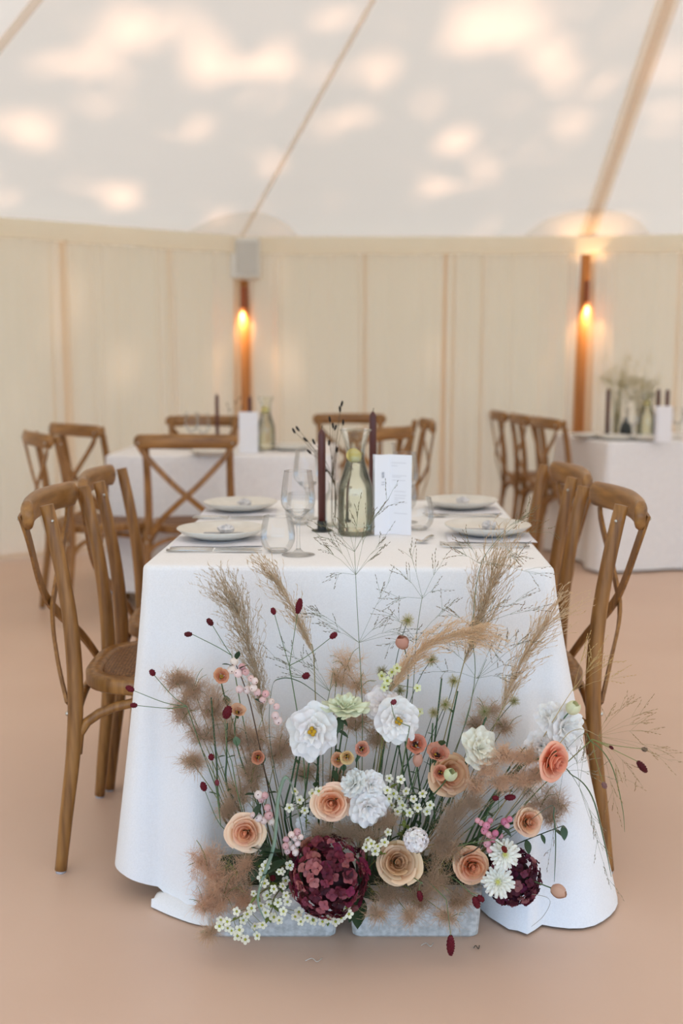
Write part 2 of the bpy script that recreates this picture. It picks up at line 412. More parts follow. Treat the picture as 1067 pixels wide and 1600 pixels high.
part(t, 'grille', *box(-.05, .092, -.098, -.089, .03, .24, .003), M['grille'], smooth=False)
part(t, 'bracket', *box(-.02, .02, .08, .1, .1, .16), M['iron'], smooth=False)
# sheer curtains: three lengths in every bay
CURT = [
 ((PA, P0), [(0, .36, 'sheer cream curtain length nearest the tent entrance'), (.33, .68, 'sheer cream curtain length in the middle of the side bay'), (.65, 1, 'sheer cream curtain length before the hidden corner post')]),
 ((P0, P1), [(0, .45, 'sheer curtain length falling behind the cross-back chairs by the tent side'), (.42, .76, 'sheer curtain length with the narrow gathered seam, next to the loudspeaker bay edge'), (.73, .985, 'gathered sheer curtain length hanging right beside the loudspeaker post')]),
 ((P1, P2), [(.02, .36, 'sheer curtain length between the loudspeaker post and the water carafe'), (.33, .60, 'sheer curtain length straight behind the water carafe and menu card'), (.57, .985, 'gathered sheer curtain length beside the lamp post with light above and below')]),
 ((P2, P3), [(.015, .3, 'sheer curtain length behind the dried grasses of the far table'), (.28, .66, 'plain sheer curtain length behind the candles of the far table'), (.64, 1, 'sheer curtain length past the far table')]),
 ((P3, P4), [(0, .5, 'sheer curtain length in the outer bay past the far table'), (.48, 1, 'last sheer curtain length in the outer bay')]),
]
ci = 0
for (a, b), segs in CURT:
    for s0, s1, lab in segs:
        ci += 1; rr = random.Random(ci*13)
        aa, bb = inset(a, .26), inset(b, .26); d = (bb-aa).normalized(); nn = Vector((-d.y, d.x, 0))
        L = (bb-aa).length; n = int((s1-s0)*L/.011); V, F = [], []; zs = [1.955, 1.6, 1.1, .55, .012]
        ph = [rr.uniform(0, 6) for _ in range(6)]; fr = [rr.uniform(26, 36), rr.uniform(55, 75), rr.uniform(10, 15)]
        for k in range(n+1):
            u = k/n; s = s0+(s1-s0)*u; p = aa.lerp(bb, s); x = s*L
            edge = max(0, 1-min(u, 1-u)/.24); g = .3+1.2*edge**1.2+.8*max(0, math.sin(x*4.3+ph[3]))**3
            for iz, z in enumerate(zs):
                fall = .55+.45*iz/4
                off = g*fall*(.026*math.sin(x*fr[0]+ph[0]+iz*.1)+.014*math.sin(x*fr[1]+ph[1]))+.014*math.sin(x*fr[2]+ph[2]+iz*.25)+(.012 if ci % 2 else -.012)
                lat = .030*g*fall*math.sin(x*fr[0]+ph[0]+1.4)+.010*g*math.sin(x*fr[1]+ph[4]); V.append(Vector((p.x+nn.x*off+d.x*lat, p.y+nn.y*off+d.y*lat, z)))
        m5 = len(zs)
        for k in range(n):
            for iz in range(m5-1): q = k*m5+iz; F.append((q, q+m5, q+m5+1, q+1))
        o = link('sheer_curtain', mesh_data('sheer_curtain', V, F, M['curtain'])); tag(o, lab, 'curtain', 'sheer curtains along the tent wall')

# ------------------------------------------------------------------ trees outside that dapple the canvas
def hit_tent(px, py):
    o = Vector((0, 0, HC)); d = ray(px, py)
    from mathutils.geometry import intersect_ray_tri
    best = None
    for i in range(len(EAVE)):
        a, b = EAVE[i], EAVE[(i+1) % len(EAVE)]
        h = intersect_ray_tri(a, b, KP, d, o, True)
        if h and (h-o).dot(d) > 0 and (best is None or (h-o).length < (best-o).length): best = h
    for a, b in bays:
        A0, B0 = Vector((a.x, a.y, 0)), Vector((b.x, b.y, 0))
        for tri in ((A0, B0, b), (A0, b, a)):
            h = intersect_ray_tri(*tri, d, o, True)
            if h and (h-o).dot(d) > 0 and (best is None or (h-o).length < (best-o).length): best = h
    return best
ax_a = SUN.cross(Vector((0, 0, 1))).normalized(); ax_b = ax_a.cross(SUN)
ab = lambda p: np.array([p.dot(ax_a), p.dot(ax_b)])
SPOTS = [(205, 32, 42, 36), (262, 18, 40, 22), (130, 90, 44, 18), (330, 95, 38, 32), (425, 95, 42, 26), (478, 118, 26, 20), (405, 150, 26, 16), (188, 300, 36, 18),
 (45, 190, 38, 22), (292, 200, 28, 12), (705, 40, 42, 30), (800, 45, 44, 32), (810, 8, 60, 20), (870, 112, 32, 28), (890, 190, 20, 18), (655, 156, 24, 18), (612, 152, 22, 18),
 (552, 178, 22, 15), (605, 105, 36, 20), (602, 235, 22, 17), (690, 200, 22, 14), (680, 285, 30, 20), (748, 260, 20, 20), (550, 308, 22, 10), (764, 355, 9, 6), (1040, 180, 18, 22),
 (1030, 95, 18, 26), (6, 312, 12, 12), (505, 18, 36, 14), (300, 50, 30, 22), (160, 160, 40, 10), (430, 250, 26, 10),
 (115, 468, 26, 28), (195, 582, 14, 24), (456, 540, 18, 18), (446, 582, 18, 16), (470, 515, 16, 9), (520, 515, 8, 6)]
holes = []
for x, y, rx, ry in SPOTS:
    A, B, Cc = hit_tent(x, y), hit_tent(x+rx, y), hit_tent(x, y+ry)
    if A is None or B is None or Cc is None: continue
    c0 = ab(A); Mx = np.array([ab(B)-c0, ab(Cc)-c0]).T
    if abs(np.linalg.det(Mx)) < 1e-5: continue
    holes.append((c0, np.linalg.inv(Mx)))
amin, amax = -9.5, 9.5
corner = [ab(p) for p in EAVE]+[ab(KP), ab(Vector((0, 7.6, 0)))]
b0, b1 = min(q[1] for q in corner)-.6, max(q[1] for q in corner)+.6
a0, a1 = min(q[0] for q in corner)-1.0, max(q[0] for q in corner)+1.0
NL = 24000
la = rng.uniform(a0, a1, NL); lb = rng.uniform(b0, b1, NL); keep = np.ones(NL, bool)
for c0, Mi in holes:
    d = np.stack([la-c0[0], lb-c0[1]]); dist = np.sqrt(((Mi @ d)**2).sum(0)); rr_m = 1/np.sqrt(abs(np.linalg.det(Mi)))
    keep &= dist > .8+.05/rr_m
la, lb = la[keep], lb[keep]; n = len(la)
ref = Vector((0, 6.2, 2.4)).dot(SUN)
ld = ref+8.5+rng.uniform(-1.8, 1.8, n)
A_, B_, S_ = np.array(ax_a), np.array(ax_b), np.array(SUN)
pc = la[:, None]*A_+lb[:, None]*B_+ld[:, None]*S_
okz = pc[:, 2] > 2.2; pc = pc[okz]; n = len(pc)
d1 = runit(n)*.4+A_*rng.normal(size=(n, 1))+B_*rng.normal(size=(n, 1)); d1 /= np.linalg.norm(d1, axis=1, keepdims=True)
d2 = np.cross(d1, S_+runit(n)*.4); d2 /= np.linalg.norm(d2, axis=1, keepdims=True)
ll = rng.uniform(.10, .16, (n, 1)); lw = ll*.62
LV = np.stack([pc-d1*ll, pc+d2*lw-d1*ll*.1, pc+d1*ll, pc-d2*lw-d1*ll*.1], 1)
xs = pc[:, 0]; cuts = np.quantile(xs, [0, .34, .67, 1]); tl = ['leafy tree outside the tent behind the side curtains', 'leafy tree outside the tent straight behind the carafe', 'leafy tree outside the tent behind the far dried grass table']
for k in range(3):
    s = (xs >= cuts[k]) & (xs <= cuts[k+1]); cp = pc[s]; cm = cp.mean(0); base = Vector((cm[0], cm[1]+.5, -.05))
    t = thing('leafy_tree', tl[k], 'tree', base, group='trees behind the tent')
    Vv = LV[s].reshape(-1, 3)-np.array(base); Ff = np.arange(len(Vv)).reshape(-1, 4)
    cr = part(t, 'foliage', Vv, Ff, M['leafout'], smooth=False); cr['kind'] = 'stuff'
    hgt = cm[2]; g = tube([(0, 0, 0), (.1, .1, hgt*.5), (0, 0, hgt*.95)], [.22, .17, .08], 10)
    part(t, 'trunk', *g, M['bark'])
    br = []
    for j in range(9):
        tgt = cp[rng.integers(len(cp))]-np.array(base)
        if any(((Mi @ (ab(Vector(tgt)+base)-c0))**2).sum() < 2 for c0, Mi in holes): continue
        z0 = hgt*random.uniform(.4, .8); br.append(tube([(0, 0, z0), Vector(tgt)*.5+Vector((0, 0, z0*.55)), tgt], [.06, .035, .012], 6))
    if br: part(t, 'branches', *join(*br), M['bark'])

# ------------------------------------------------------------------ tables and cloths
def perim(hw, hl, rc=.03, n_side=(46, 58), nc=10):
    """front centre -> right -> back -> left -> front centre; returns (s, pos, normal)"""
    out = []
    def line(p, q, nrm, n):
        for i in range(n): out.append((Vector(p).lerp(Vector(q), i/n), Vector(nrm)))
    def arc(cx, cy, a0):
        for i in range(nc):
            a = R(a0+90*i/nc); out.append((Vector((cx+rc*math.cos(a), cy+rc*math.sin(a), 0)), Vector((math.cos(a), math.sin(a), 0))))
    i = hw-rc; j = hl-rc
    line((0, -hl, 0), (i, -hl, 0), (0, -1, 0), n_side[0]//2); arc(i, -j, -90)
    line((hw, -j, 0), (hw, j, 0), (1, 0, 0), n_side[1]); arc(i, j, 0)
    line((i, hl, 0), (-i, hl, 0), (0, 1, 0), n_side[0]); arc(-i, j, 90)
    line((-hw, j, 0), (-hw, -j, 0), (-1, 0, 0), n_side[1]); arc(-i, -j, 180)
    line((-i, -hl, 0), (0, -hl, 0), (0, -1, 0), n_side[0]//2)
    return out
def key(keys, s):
    for (s0, v0), (s1, v1) in zip(keys[:-1], keys[1:]):
        if s0 <= s <= s1:
            t = (s-s0)/(s1-s0+1e-9); t = t*t*(3-2*t); return v0+(v1-v0)*t
    return keys[-1][1]
def cloth(name, hw, hl, ztop, A, H, Bf=None, rows=16):
    """A(s) outward offset at the hem, H(s) hem height; Bf(s,t) optional extra"""
    per = perim(hw, hl); n = len(per); S = [0]
    for i in range(1, n): S.append(S[-1]+(per[i][0]-per[i-1][0]).length)
    tot = S[-1]+(per[0][0]-per[-1][0]).length
    rings = []
    for f in (.02, .35, .7, .93): rings.append([Vector((p.x*f, p.y*f, ztop)) for p, _ in per])
    for an in (0, 30, 60, 90):
        r = .012; rings.append([Vector((p.x, p.y, 0))-nm*(r-r*math.sin(R(an)))+Vector((0, 0, ztop-r+r*math.cos(R(an)))) for p, nm in per])
    for k in range(1, rows+1):
        t = k/rows; ring = []
        for (p, nm), s in zip(per, S):
            a = A(s/tot); h = H(s/tot); z = (ztop-.012)*(1-t)+h*t
            if a >= 0: off = a*t**1.15
            else: off = a*min(1, (t/.36))**1.0
            if Bf: off += Bf(s/tot, t)
            ring.append(Vector((p.x, p.y, 0))+nm*off+Vector((0, 0, z)))
        rings.append(ring)
    V, F = loft(rings, cap=False)
    F.append(tuple(range(n-1, -1, -1)))
    me = mesh_data(name, V, F, M['linen'])
    return me
HW, HL, RC = .455, .582, .03
TOT = 4*(HW-RC)+4*(HL-RC)+2*PI*RC
TROT = R(-2.1); TC = Vector((.033, 2.852, 0))
t = thing('dining_table', 'rectangular dining table under the white cloth with the flowers at its foot', 'table', TC, TROT)
part(t, 'table_top', *box(-.445, .445, -.572, .572, .72, .747, .004), M['post'], smooth=False)
for sx in (-1, 1):
    for sy in (-1, 1): part(t, 'leg', *box(sx*.15-.025, sx*.15+.025, sy*.48-.025, sy*.48+.025, 0, .72, .003), M['post'], smooth=False)
# keys in metres from the front centre, going right
c1, c2, c3, c4 = .455, .455+1.164, .455+1.164+.91, .455+2*1.164+.91
AK = [(0, 0), (.20, .0), (.285, .012), (.315, .09), (.36, .15), (.40, .17), (.425, .12), (.45, .165), (.47, .17), (.495, .15), (.52, .06), (.545, -.12), (.57, -.275), (1.50, -.275), (1.56, .02), (c2, .12), (1.75, .05), (1.95, .08), (2.2, .05), (2.4, .08),
      (c3, .12), (2.6, 0), (2.65, -.275), (c4-.115, -.275), (c4-.09, -.12), (c4-.065, .03), (c4-.035, .085), (c4, .075), (c4+.03, .05), (c4+.07, .075), (c4+.11, .11), (c4+.145, .10), (c4+.175, .03), (c4+.23, .0), (TOT+.2, 0)]
AK = [(s*TOT/4.148, v) for s, v in AK]
def A0(f): return key(AK, f*TOT)
HK = [(0, .004), (c4-.12, .05), (c4-.05, .055), (c4-.012, .03), (c4+.01, .004), (TOT+.2, .004)]
def H0(f): return key(HK, f*TOT)
def B0(f, t): return .007*t*math.sin(f*TOT*21+2)+.004*t*math.sin(f*TOT*34)+.003*t*math.sin(f*TOT*61+1)
clo = link('tablecloth', cloth('tablecloth', HW, HL, .762, A0, H0, B0), None)
clo.location = TC; clo.rotation_euler = (0, 0, TROT)
tag(clo, 'white linen cloth draped to the floor over the table with flowers', 'tablecloth')
# turned-up corner of the cloth lying on the floor
V, F = [], []
pth = [atz(238, 1412, .006), atz(250, 1392, .02), atz(290, 1400, .02), atz(330, 1412, .02)]
low = [atz(236, 1417, .004), atz(270, 1432, .004), atz(315, 1446, .004), atz(352, 1442, .004)]
pp, lw_ = smooth_pts(pth, 5), smooth_pts(low, 5)
for k in range(len(pp)):
    for j in range(5):
        s = j/4; v = pp[k].lerp(lw_[k], s); v.z += .016*math.sin(PI*s)*(1-.5*k/len(pp)); V.append(v)
F = [(k*5+j, k*5+j+1, k*5+j+6, k*5+j+5) for k in range(len(pp)-1) for j in range(4)]
o = link('hem_fold', mesh_data('hem_fold', V, F, M['linen']), clo); o.matrix_parent_inverse = (Matrix.Translation(TC) @ Matrix.Rotation(TROT, 4, 'Z')).inverted()

def far_table(cx, cy, hw, hl, rz, tlabel, clabel, hem, seed):
    t = thing('dining_table', tlabel, 'table', (cx, cy, 0), rz)
    part(t, 'table_top', *box(-hw+.01, hw-.01, -hl+.01, hl-.01, .72, .747, .004), M['post'], smooth=False)
    for sx in (-1, 1):
        for sy in (-1, 1): part(t, 'leg', *box(sx*hw*.45-.025, sx*hw*.45+.025, sy*hl*.45-.025, sy*hl*.45+.025, 0, .72, .003), M['post'], smooth=False)
    rr = random.Random(seed); ph = [rr.uniform(0, 6) for _ in range(4)]
    tot = 4*(hw+hl)
    def A(f):
        s = f*tot; return .028+.022*math.sin(s*9+ph[0])+.014*math.sin(s*17+ph[1])
    o = link('tablecloth', cloth('tablecloth', hw, hl, .762, A, lambda f: hem, None)); o.data.materials[0] = M['linen_far']
    o.location = (cx, cy, 0); o.rotation_euler = (0, 0, rz); tag(o, clabel, 'tablecloth')
far_table(-.59, 5.55, .56, .42, R(-1), 'dining table in front of the loudspeaker post', 'white cloth over the table standing before the loudspeaker post', .09, 3)
CU = R(11); C0 = Vector((1.52, 6.02, 0)); CW, CL = .80, .40
CC = C0+Vector((math.cos(CU), math.sin(CU), 0))*CW+Vector((-math.sin(CU), math.cos(CU), 0))*CL
far_table(CC.x, CC.y, CW, CL, CU, 'dining table with dried grasses beside the lamp post', 'white cloth over the table that carries the dried grasses', .015, 5)

# ------------------------------------------------------------------ cross-back chairs (facing local +X)
def make_chair(label, group):
    t = thing('cross_back_chair', label, 'chair', (0, 0, 0), group=group)
    for s in (-1, 1):
        pts = [(-.238, s*.222, .006), (-.222, s*.214, .14), (-.203, s*.203, .29), (-.195, s*.194, .43), (-.2, s*.19, .58), (-.218, s*.19, .73), (-.246, s*.192, .88)]
        lg = part(t, 'back_leg', *tube(smooth_pts(pts, 3), [.0145]*2+[.0155, .016, .0165, .017, .0175, .0182, .0185, .019, .019, .0188, .0185, .018, .0175, .017, .017, .0165, .016], 12), M['wood'])
        part(t, 'foot_pad', *lathe([(.0125, 0), (.0125, .007)], 12, -.238, s*.222, 0), M['pad'], parent=lg)
        part(t, 'rivet', *sphere((-.2135, s*.2005, .385), .006, 8, 5), M['rivet'], parent=lg)
        part(t, 'rivet', *sphere((-.231, s*.2055, .845), .0042, 8, 5), M['rivet'], parent=lg)
        fg = part(t, 'front_leg', *tube(smooth_pts([(.165, s*.168, .43), (.172, s*.173, .25), (.192, s*.186, .006)], 4), [.0175, .0135], 12), M['wood'])
        part(t, 'foot_pad', *lathe([(.011, 0), (.011, .007)], 12, .192, s*.186, 0), M['pad'], parent=fg)
        arch = [(-.195+.372*(1-math.cos(PI*k/12))/2, s*(.196-.022*(1-math.cos(PI*k/12))/2), .285+.125*math.sin(PI*k/12)**.7) for k in range(13)]
        part(t, 'side_arch', *tube(arch, .0115, 8), M['wood'])
    for x, hw in ((-.200, .2), (.176, .168)):
        arch = [(x, -hw*math.cos(PI*k/12), .285+.125*math.sin(PI*k/12)**.7) for k in range(13)]
        part(t, 'cross_arch', *tube(arch, .0105, 8), M['wood'])
    # seat frame and woven seat
    def outline(ins, n=40):
        o = []
        for k in range(n):
            a = 2*PI*k/n; ca, sa = math.cos(a), math.sin(a); e = .62
            x = .205*math.copysign(abs(ca)**e, ca); y = .205*math.copysign(abs(sa)**e, sa)*(1+.10*x/.2)
            l = math.hypot(x, y); o.append((x*(1-ins/l), y*(1-ins/l)))
        return o
    rg = lambda ins, z: [(x+.005, y, z) for x, y in outline(ins)]
    part(t, 'seat_frame', *loft([rg(.045, .425), rg(.004, .425), rg(0, .430), rg(0, .455), rg(.005, .461), rg(.036, .461), rg(.045, .450)], cap=False), M['wood'])
    part(t, 'woven_seat', *loft([rg(.043, .437), rg(.043, .456), rg(.055, .463), rg(.12, .466), rg(.19, .466)]), M['rattan'])
    # top rail
    rings = []
    for k in range(25):
        y = -.232+.464*k/24; u = y/.232; x = -.280-.034*(1-u*u); e = min(1, (1-abs(u))/.035); sc = .55+.45*math.sqrt(max(0, 1-(1-e)**2)); bulge = 1+.22*max(0, (abs(u)-.86)/.14)
        ring = []
        for j in range(14):
            a = 2*PI*j/14; ca, sa = math.cos(a), math.sin(a)
            ring.append((x+.0145*sc*bulge*math.copysign(abs(ca)**.75, ca), y, .862-.004*abs(u)+.033*sc*math.copysign(abs(sa)**.7, sa)))
        rings.append(ring)
    part(t, 'top_rail', *loft(rings), M['wood_h'])
    # crossed slats
    for s in (-1, 1):
        pts = [Vector(p) for p in ((-.301, s*.214, .862), (-.292, s*.185, .80), (-.297+s*.005, s*.06, .665), (-.290+s*.005, -s*.03, .585), (-.250, -s*.128, .49), (-.2165, -s*.186, .405))]
        sp = smooth_pts(pts, 4); rings = []
        for i, p in enumerate(sp):
            tg = (sp[min(i+1, len(sp)-1)]-sp[max(i-1, 0)]).normalized(); nx = Vector((1, 0, 0)); nx = (nx-tg*nx.dot(tg)).normalized(); sd = tg.cross(nx)
            rings.append([p+sd*.013+nx*.0035, p-sd*.013+nx*.0035, p-sd*.013-nx*.0035, p+sd*.013-nx*.0035])
        sl_ = part(t, 'cross_slat', *loft(rings), M['wood'], smooth=False)
        part(t, 'rivet', *sphere((-.305, s*.212, .852), .0055, 8, 5), M['rivet'], parent=sl_)
        part(t, 'rivet', *sphere((-.2215, -s*.183, .415), .005, 8, 5), M['rivet'], parent=sl_)
    return t
GC = 'cross-back wooden chairs'
chair0 = make_chair('', GC)
CH = [
 (-.436, 2.606, 1, 'cross-back wooden chair with a long exposed leg, beside the smoke bush side of the cloth'),
 (-.432, 3.10, 2.5, 'cross-back wooden chair tucked in next to the long exposed-leg chair'),
 (.398, 2.60, 180, 'cross-back wooden chair behind the trailing fine grass and burnet stems'),
 (.412, 3.20, 181, 'cross-back wooden chair between the grass-side chair and the dried grass table'),
 (-.70, 5.03, 90, 'cross-back wooden chair with its whole back turned to the flower table'),
 (-.84, 6.18, -90, 'cross-back wooden chair on the far side of the next table, behind its candles'),
 (.06, 6.44, -88, 'cross-back wooden chair on the far side of the next table, behind the carafe'),
 (.0, 5.46, 136, 'cross-back wooden chair angled at the next table, half hidden by the carafe and menu'),
 (.20, 6.0, 184, 'cross-back wooden chair standing edge-on at the end of the next table'),
 (-1.17, 5.06, 30, 'cross-back wooden chair at the curtain end of the next table, turned edge-on'),
 (-1.22, 5.80, 47, 'cross-back wooden chair at the curtain end of the next table, its crossed back showing'),
 (1.49, 6.34, 10, 'cross-back wooden chair nearest the main table in the row of three beside the lamp post'),
 (1.42, 6.77, 4, 'middle cross-back wooden chair of the row of three beside the lamp post'),
 (1.35, 7.20, 4, 'cross-back wooden chair closest to the curtain in the row of three'),
]
for i, (x, y, r, lab) in enumerate(CH):
    c = chair0 if i == 0 else copy_tree(chair0)
    c.location = (x, y, 0); c.rotation_euler = (0, 0, R(r)); c['label'] = lab

# ------------------------------------------------------------------ on the table
ZT = .7632
def plate(x, y, r, label, group='stoneware plates', z=ZT):
    t = thing('plate', label, 'plate', (x, y, z), random.uniform(0, 6), group)
    prof = [(.001, .0), (r*.55, .0), (r*.62, .003), (r*.86, .012), (r, .0235), (r*.985, .026), (r*.955, .0235), (r*.84, .0135), (r*.6, .008), (.001, .007)]
    V, F = lathe(prof, 36, wob=.008); part(t, 'dish', V, F, M['plate'])
    return t
def napkin(x, y, w_, d_, rz, label, z=ZT):
    V, F = [], []
    for i in range(13):
        for j in range(7):
            u, v = i/12, j/6; V.append(Vector(((u-.5)*w_, (v-.5)*d_, .0012+.0012*math.sin(u*9+v*4)*(1 if .02 < v < .98 else .6))))
    top = len(V); V += [p-Vector((0, 0, .001)) for p in V]
    F = [(i*7+j, (i+1)*7+j, (i+1)*7+j+1, i*7+j+1) for i in range(12) for j in range(6)]
    F += [(i*7+j+1+top, (i+1)*7+j+1+top, (i+1)*7+j+top, i*7+j+top) for i in range(12) for j in range(6)]
    o = link('napkin', mesh_data('napkin', V, F, M['napkin'])); o.location = (x, y, z+.0003); o.rotation_euler = (0, 0, rz); tag(o, label, 'napkin', 'folded napkins')
def knife(x, y, rz, L, label, z=ZT, flip=1):
    t = thing('table_knife', label, 'knife', (x, y, z), rz, 'table knives')
    part(t, 'handle', *tube([(-L/2, 0, .004), (-L*.3, 0, .0045), (-.005, 0, .004)], [.0055, .006, .0042], 8, sec=(.6, 1)), M['steel'])
    V, F = loft([[(0, -.004, .003), (0, .004, .003), (0, .004, .005), (0, -.004, .005)], [(.03, -.008, .003), (.03, .007, .003), (.03, .007, .005), (.03, -.008, .005)], [(L*.42, -.009, .003), (L*.42, .007, .003), (L*.42, .007, .0045), (L*.42, -.009, .004)], [(L/2, 0, .003), (L/2, .003, .003), (L/2, .003, .004), (L/2, 0, .004)]])
    part(t, 'blade', V, F, M['steel'], smooth=False)
def fork(x, y, rz, L, label, z=ZT, grp='table forks'):
    t = thing('table_fork', label, 'fork', (x, y, z), rz, grp)
    part(t, 'handle', *tube([(-L/2, 0, .004), (-L*.3, 0, .005), (L*.1, 0, .004), (L*.2, 0, .004)], [.006, .0055, .003, .003], 8, sec=(.5, 1)), M['steel'])
    part(t, 'head', *loft([[(L*.19, -.003, .003), (L*.19, .003, .003), (L*.19, .003, .006), (L*.19, -.003, .006)], [(L*.27, -.012, .002), (L*.27, .012, .002), (L*.27, .012, .004), (L*.27, -.012, .004)], [(L*.33, -.013, .003), (L*.33, .013, .003), (L*.33, .013, .005), (L*.33, -.013, .005)]]), M['steel'], smooth=False)
    for k in range(4):
        yy = -.0105+.007*k; part(t, 'tine', *tube([(L*.32, yy, .004), (L*.42, yy, .003), (L/2, yy*.95, .007)], [.0022, .0018, .001], 6), M['steel'])
def spoon(x, y, rz, L, label, z=ZT):
    t = thing('dessert_spoon', label, 'spoon', (x, y, z), rz)
    part(t, 'handle', *tube([(-L/2, 0, .004), (-L*.2, 0, .006), (L*.22, 0, .005)], [.006, .0045, .003], 8, sec=(.5, 1)), M['steel'])
    V, F = [], []
    for i in range(9):
        for j in range(7):
            u, v = i/8, (j/6-.5)*2; wd = .019*math.sin(PI*min(1, .08+u*.95))**.7
            V.append((L*.2+L*.3*u, wd*v, .003+.006*v*v*math.sin(PI*u)+.004*abs(u-.5)))
    F = [(i*7+j, (i+1)*7+j, (i+1)*7+j+1, i*7+j+1) for i in range(8) for j in range(6)]
    part(t, 'bowl', V, F, M['steel'])
def favour(x, y, z, seed, rz, lab_card, lab_stone):
    o = link('place_card', mesh_data('place_card', *box(-.05, .05, -.027, .027, 0, .0016, 0), M['greycard'], False)); o.location = (x, y, z); o.rotation_euler = (0, 0, rz)
    tag(o, lab_card, 'card', 'grey place cards on plates')
    rr = random.Random(seed); V, F = sphere((0, 0, 0), .017, 12, 8, .62)
    V = [v*(1+rr.uniform(-.22, .22)) for v in V]; V = [Vector((v.x*1.2, v.y, v.z)) for v in V]; zm = min(v.z for v in V); V = [v-Vector((0, 0, zm)) for v in V]
    o = link('rough_stone', mesh_data('rough_stone', V, F, M['stone'], False)); o.location = (x+.008, y, z+.0017); tag(o, lab_stone, 'stone', 'small pale stones on plates')
PL = [(-.305, 2.645, 'stoneware plate beside the stemless tumbler in front of the wine glass'), (-.305, 3.165, 'stoneware plate beside the chair whose whole back is seen'), (.378, 2.705, 'stoneware plate beside the dessert spoon and trailing grass'), (.368, 3.215, 'stoneware plate behind the plate with the trailing grass')]
seat_l = ['by the stemless tumbler', 'by the two wine glasses', 'by the dessert spoon', 'behind the plate with trailing grass']
for i, (x, y, lab) in enumerate(PL):
    s = 1 if x < 0 else -1
    napkin(x+s*.0, y-.045, .22, .16, R(2*s), f'folded pale grey napkin under the plate {seat_l[i]}')
    plate(x, y, .112, lab, z=ZT+.004)
    favour(x+s*.005, y-.01, ZT+.0125, i+3, R([0, 3, -4, 2][i]), f'grey place card on the plate {seat_l[i]}', f'small pale rough stone on the plate {seat_l[i]}')
knife(-.300, 2.452, R(-1), .225, 'table knife in front of the plate by the stemless tumbler'); knife(-.30, 2.476, R(0), .215, 'second table knife, closer to the plate by the stemless tumbler')
knife(-.318, 2.985, R(0), .215, 'table knife in front of the plate by the two wine glasses'); knife(-.318, 3.01, R(0), .21, 'second table knife by the plate near the two wine glasses')
fork(.345, 2.512, R(177), .215, 'table fork in front of the plate beside the dessert spoon'); fork(.345, 2.54, R(174), .21, 'second table fork close to the plate beside the dessert spoon')
fork(.35, 3.03, R(178), .21, 'table fork in front of the plate behind the trailing-grass plate'); fork(.34, 3.055, R(174), .205, 'second table fork near the plate behind the trailing-grass plate')
spoon(.212, 2.615, R(250), .11, 'small steel spoon lying on the cloth by the menu card')
def shell(prof_out, th=.0012, n=32):
    inner = [(max(r-th, .001), z+(th if i == 0 else 0)) for i, (r, z) in enumerate(prof_out)]
    return lathe(prof_out+inner[::-1], n)
def spl(prof, n=4): return [(max(.0005, p.x), p.z) for p in smooth_pts([(r, 0, z) for r, z in prof], n)]
def tumbler(x, y, label, s=1, z=ZT):
    t = thing('stemless_tumbler', label, 'glass', (x, y, z), group='stemless tumblers')
    part(t, 'bowl', *lathe_open(spl([(.001, .001), (.022, .001), (.034, .012), (.0405, .032), (.0385, .058), (.0325, .085)]), 32), M['glass'])
    part(t, 'base', *lathe([(.001, 0), (.021, 0), (.024, .004), (.02, .007), (.001, .007)], 28), M['glass'])
    part(t, 'rim', *tube([(.0325*math.cos(2*PI*k/32), .0325*math.sin(2*PI*k/32), .085) for k in range(33)], .0009, 6), M['glass'])
    t.scale = (s, s, s)
def wineglass(x, y, label, s=1, z=ZT):
    t = thing('wine_glass', label, 'glass', (x, y, z), group='wine glasses')
    part(t, 'foot', *lathe(spl([(.001, .0), (.034, .0), (.0345, .0015), (.015, .005), (.005, .014)], 3), 32), M['glass'])
    part(t, 'stem', *lathe(spl([(.0052, .012), (.0038, .035), (.0038, .06), (.006, .078), (.012, .084)], 3), 16), M['glass'])
    part(t, 'bowl', *lathe_open(spl([(.001, .082), (.014, .086), (.030, .102), (.0375, .118), (.036, .15), (.0305, .188)]), 32), M['glass'])
    part(t, 'bowl_floor', *lathe([(.001, .084), (.013, .087), (.027, .101), (.02, .099), (.001, .094)], 24), M['glass'])
    part(t, 'rim', *tube([(.0305*math.cos(2*PI*k/32), .0305*math.sin(2*PI*k/32), .188) for k in range(33)], .0008, 6), M['glass'])
    t.scale = (s, s, s)
tumbler(-.150, 2.455, 'clear stemless tumbler standing next to the taller wine glass foot'); tumbler(-.115, 2.90, 'clear stemless tumbler half hidden behind the front wine glass')
tumbler(.207, 2.80, 'clear stemless tumbler standing just past the menu card edge'); tumbler(.19, 3.2, 'clear stemless tumbler far behind the menu card')
wineglass(-.100, 2.415, 'clear wine glass standing foremost, left of the candle', 1.04); wineglass(-.098, 3.0, 'clear wine glass behind the foremost one, before the dark twigs', 1.04)
wineglass(.175, 2.93, 'clear wine glass standing directly behind the menu card', 1.04); wineglass(.135, 3.28, 'clear wine glass far behind the menu and second candle', 1.04)
def candle(x, y, h, label, z=ZT, grp='burgundy taper candles', holder=True, s=1, hl='low black candle holder'):
    if holder:
        t = thing('candle_holder', hl, 'candle holder', (x, y, z), group='black candle holders')
        part(t, 'dish', *lathe([(.001, 0), (.026*s, 0), (.027*s, .002), (.014*s, .003), (.001, .003)], 24), M['iron'])
        part(t, 'cup', *lathe_open([(.0125*s, .003), (.0125*s, .027), (.0105*s, .027), (.0105*s, .008)], 20), M['iron'])
    t = thing('taper_candle', label, 'candle', (x, y, z+.0082), group=grp)
    part(t, 'wax', *lathe([(.001, 0), (.0102*s, 0), (.0102*s, h-.018), (.009*s, h-.01), (.0035*s, h-.002), (.001, h)], 18), M['candle'])
    part(t, 'wick', *tube([(0, 0, h-.002), (.001, 0, h+.004), (.002, 0, h+.009)], .0009, 6), M['wick'])
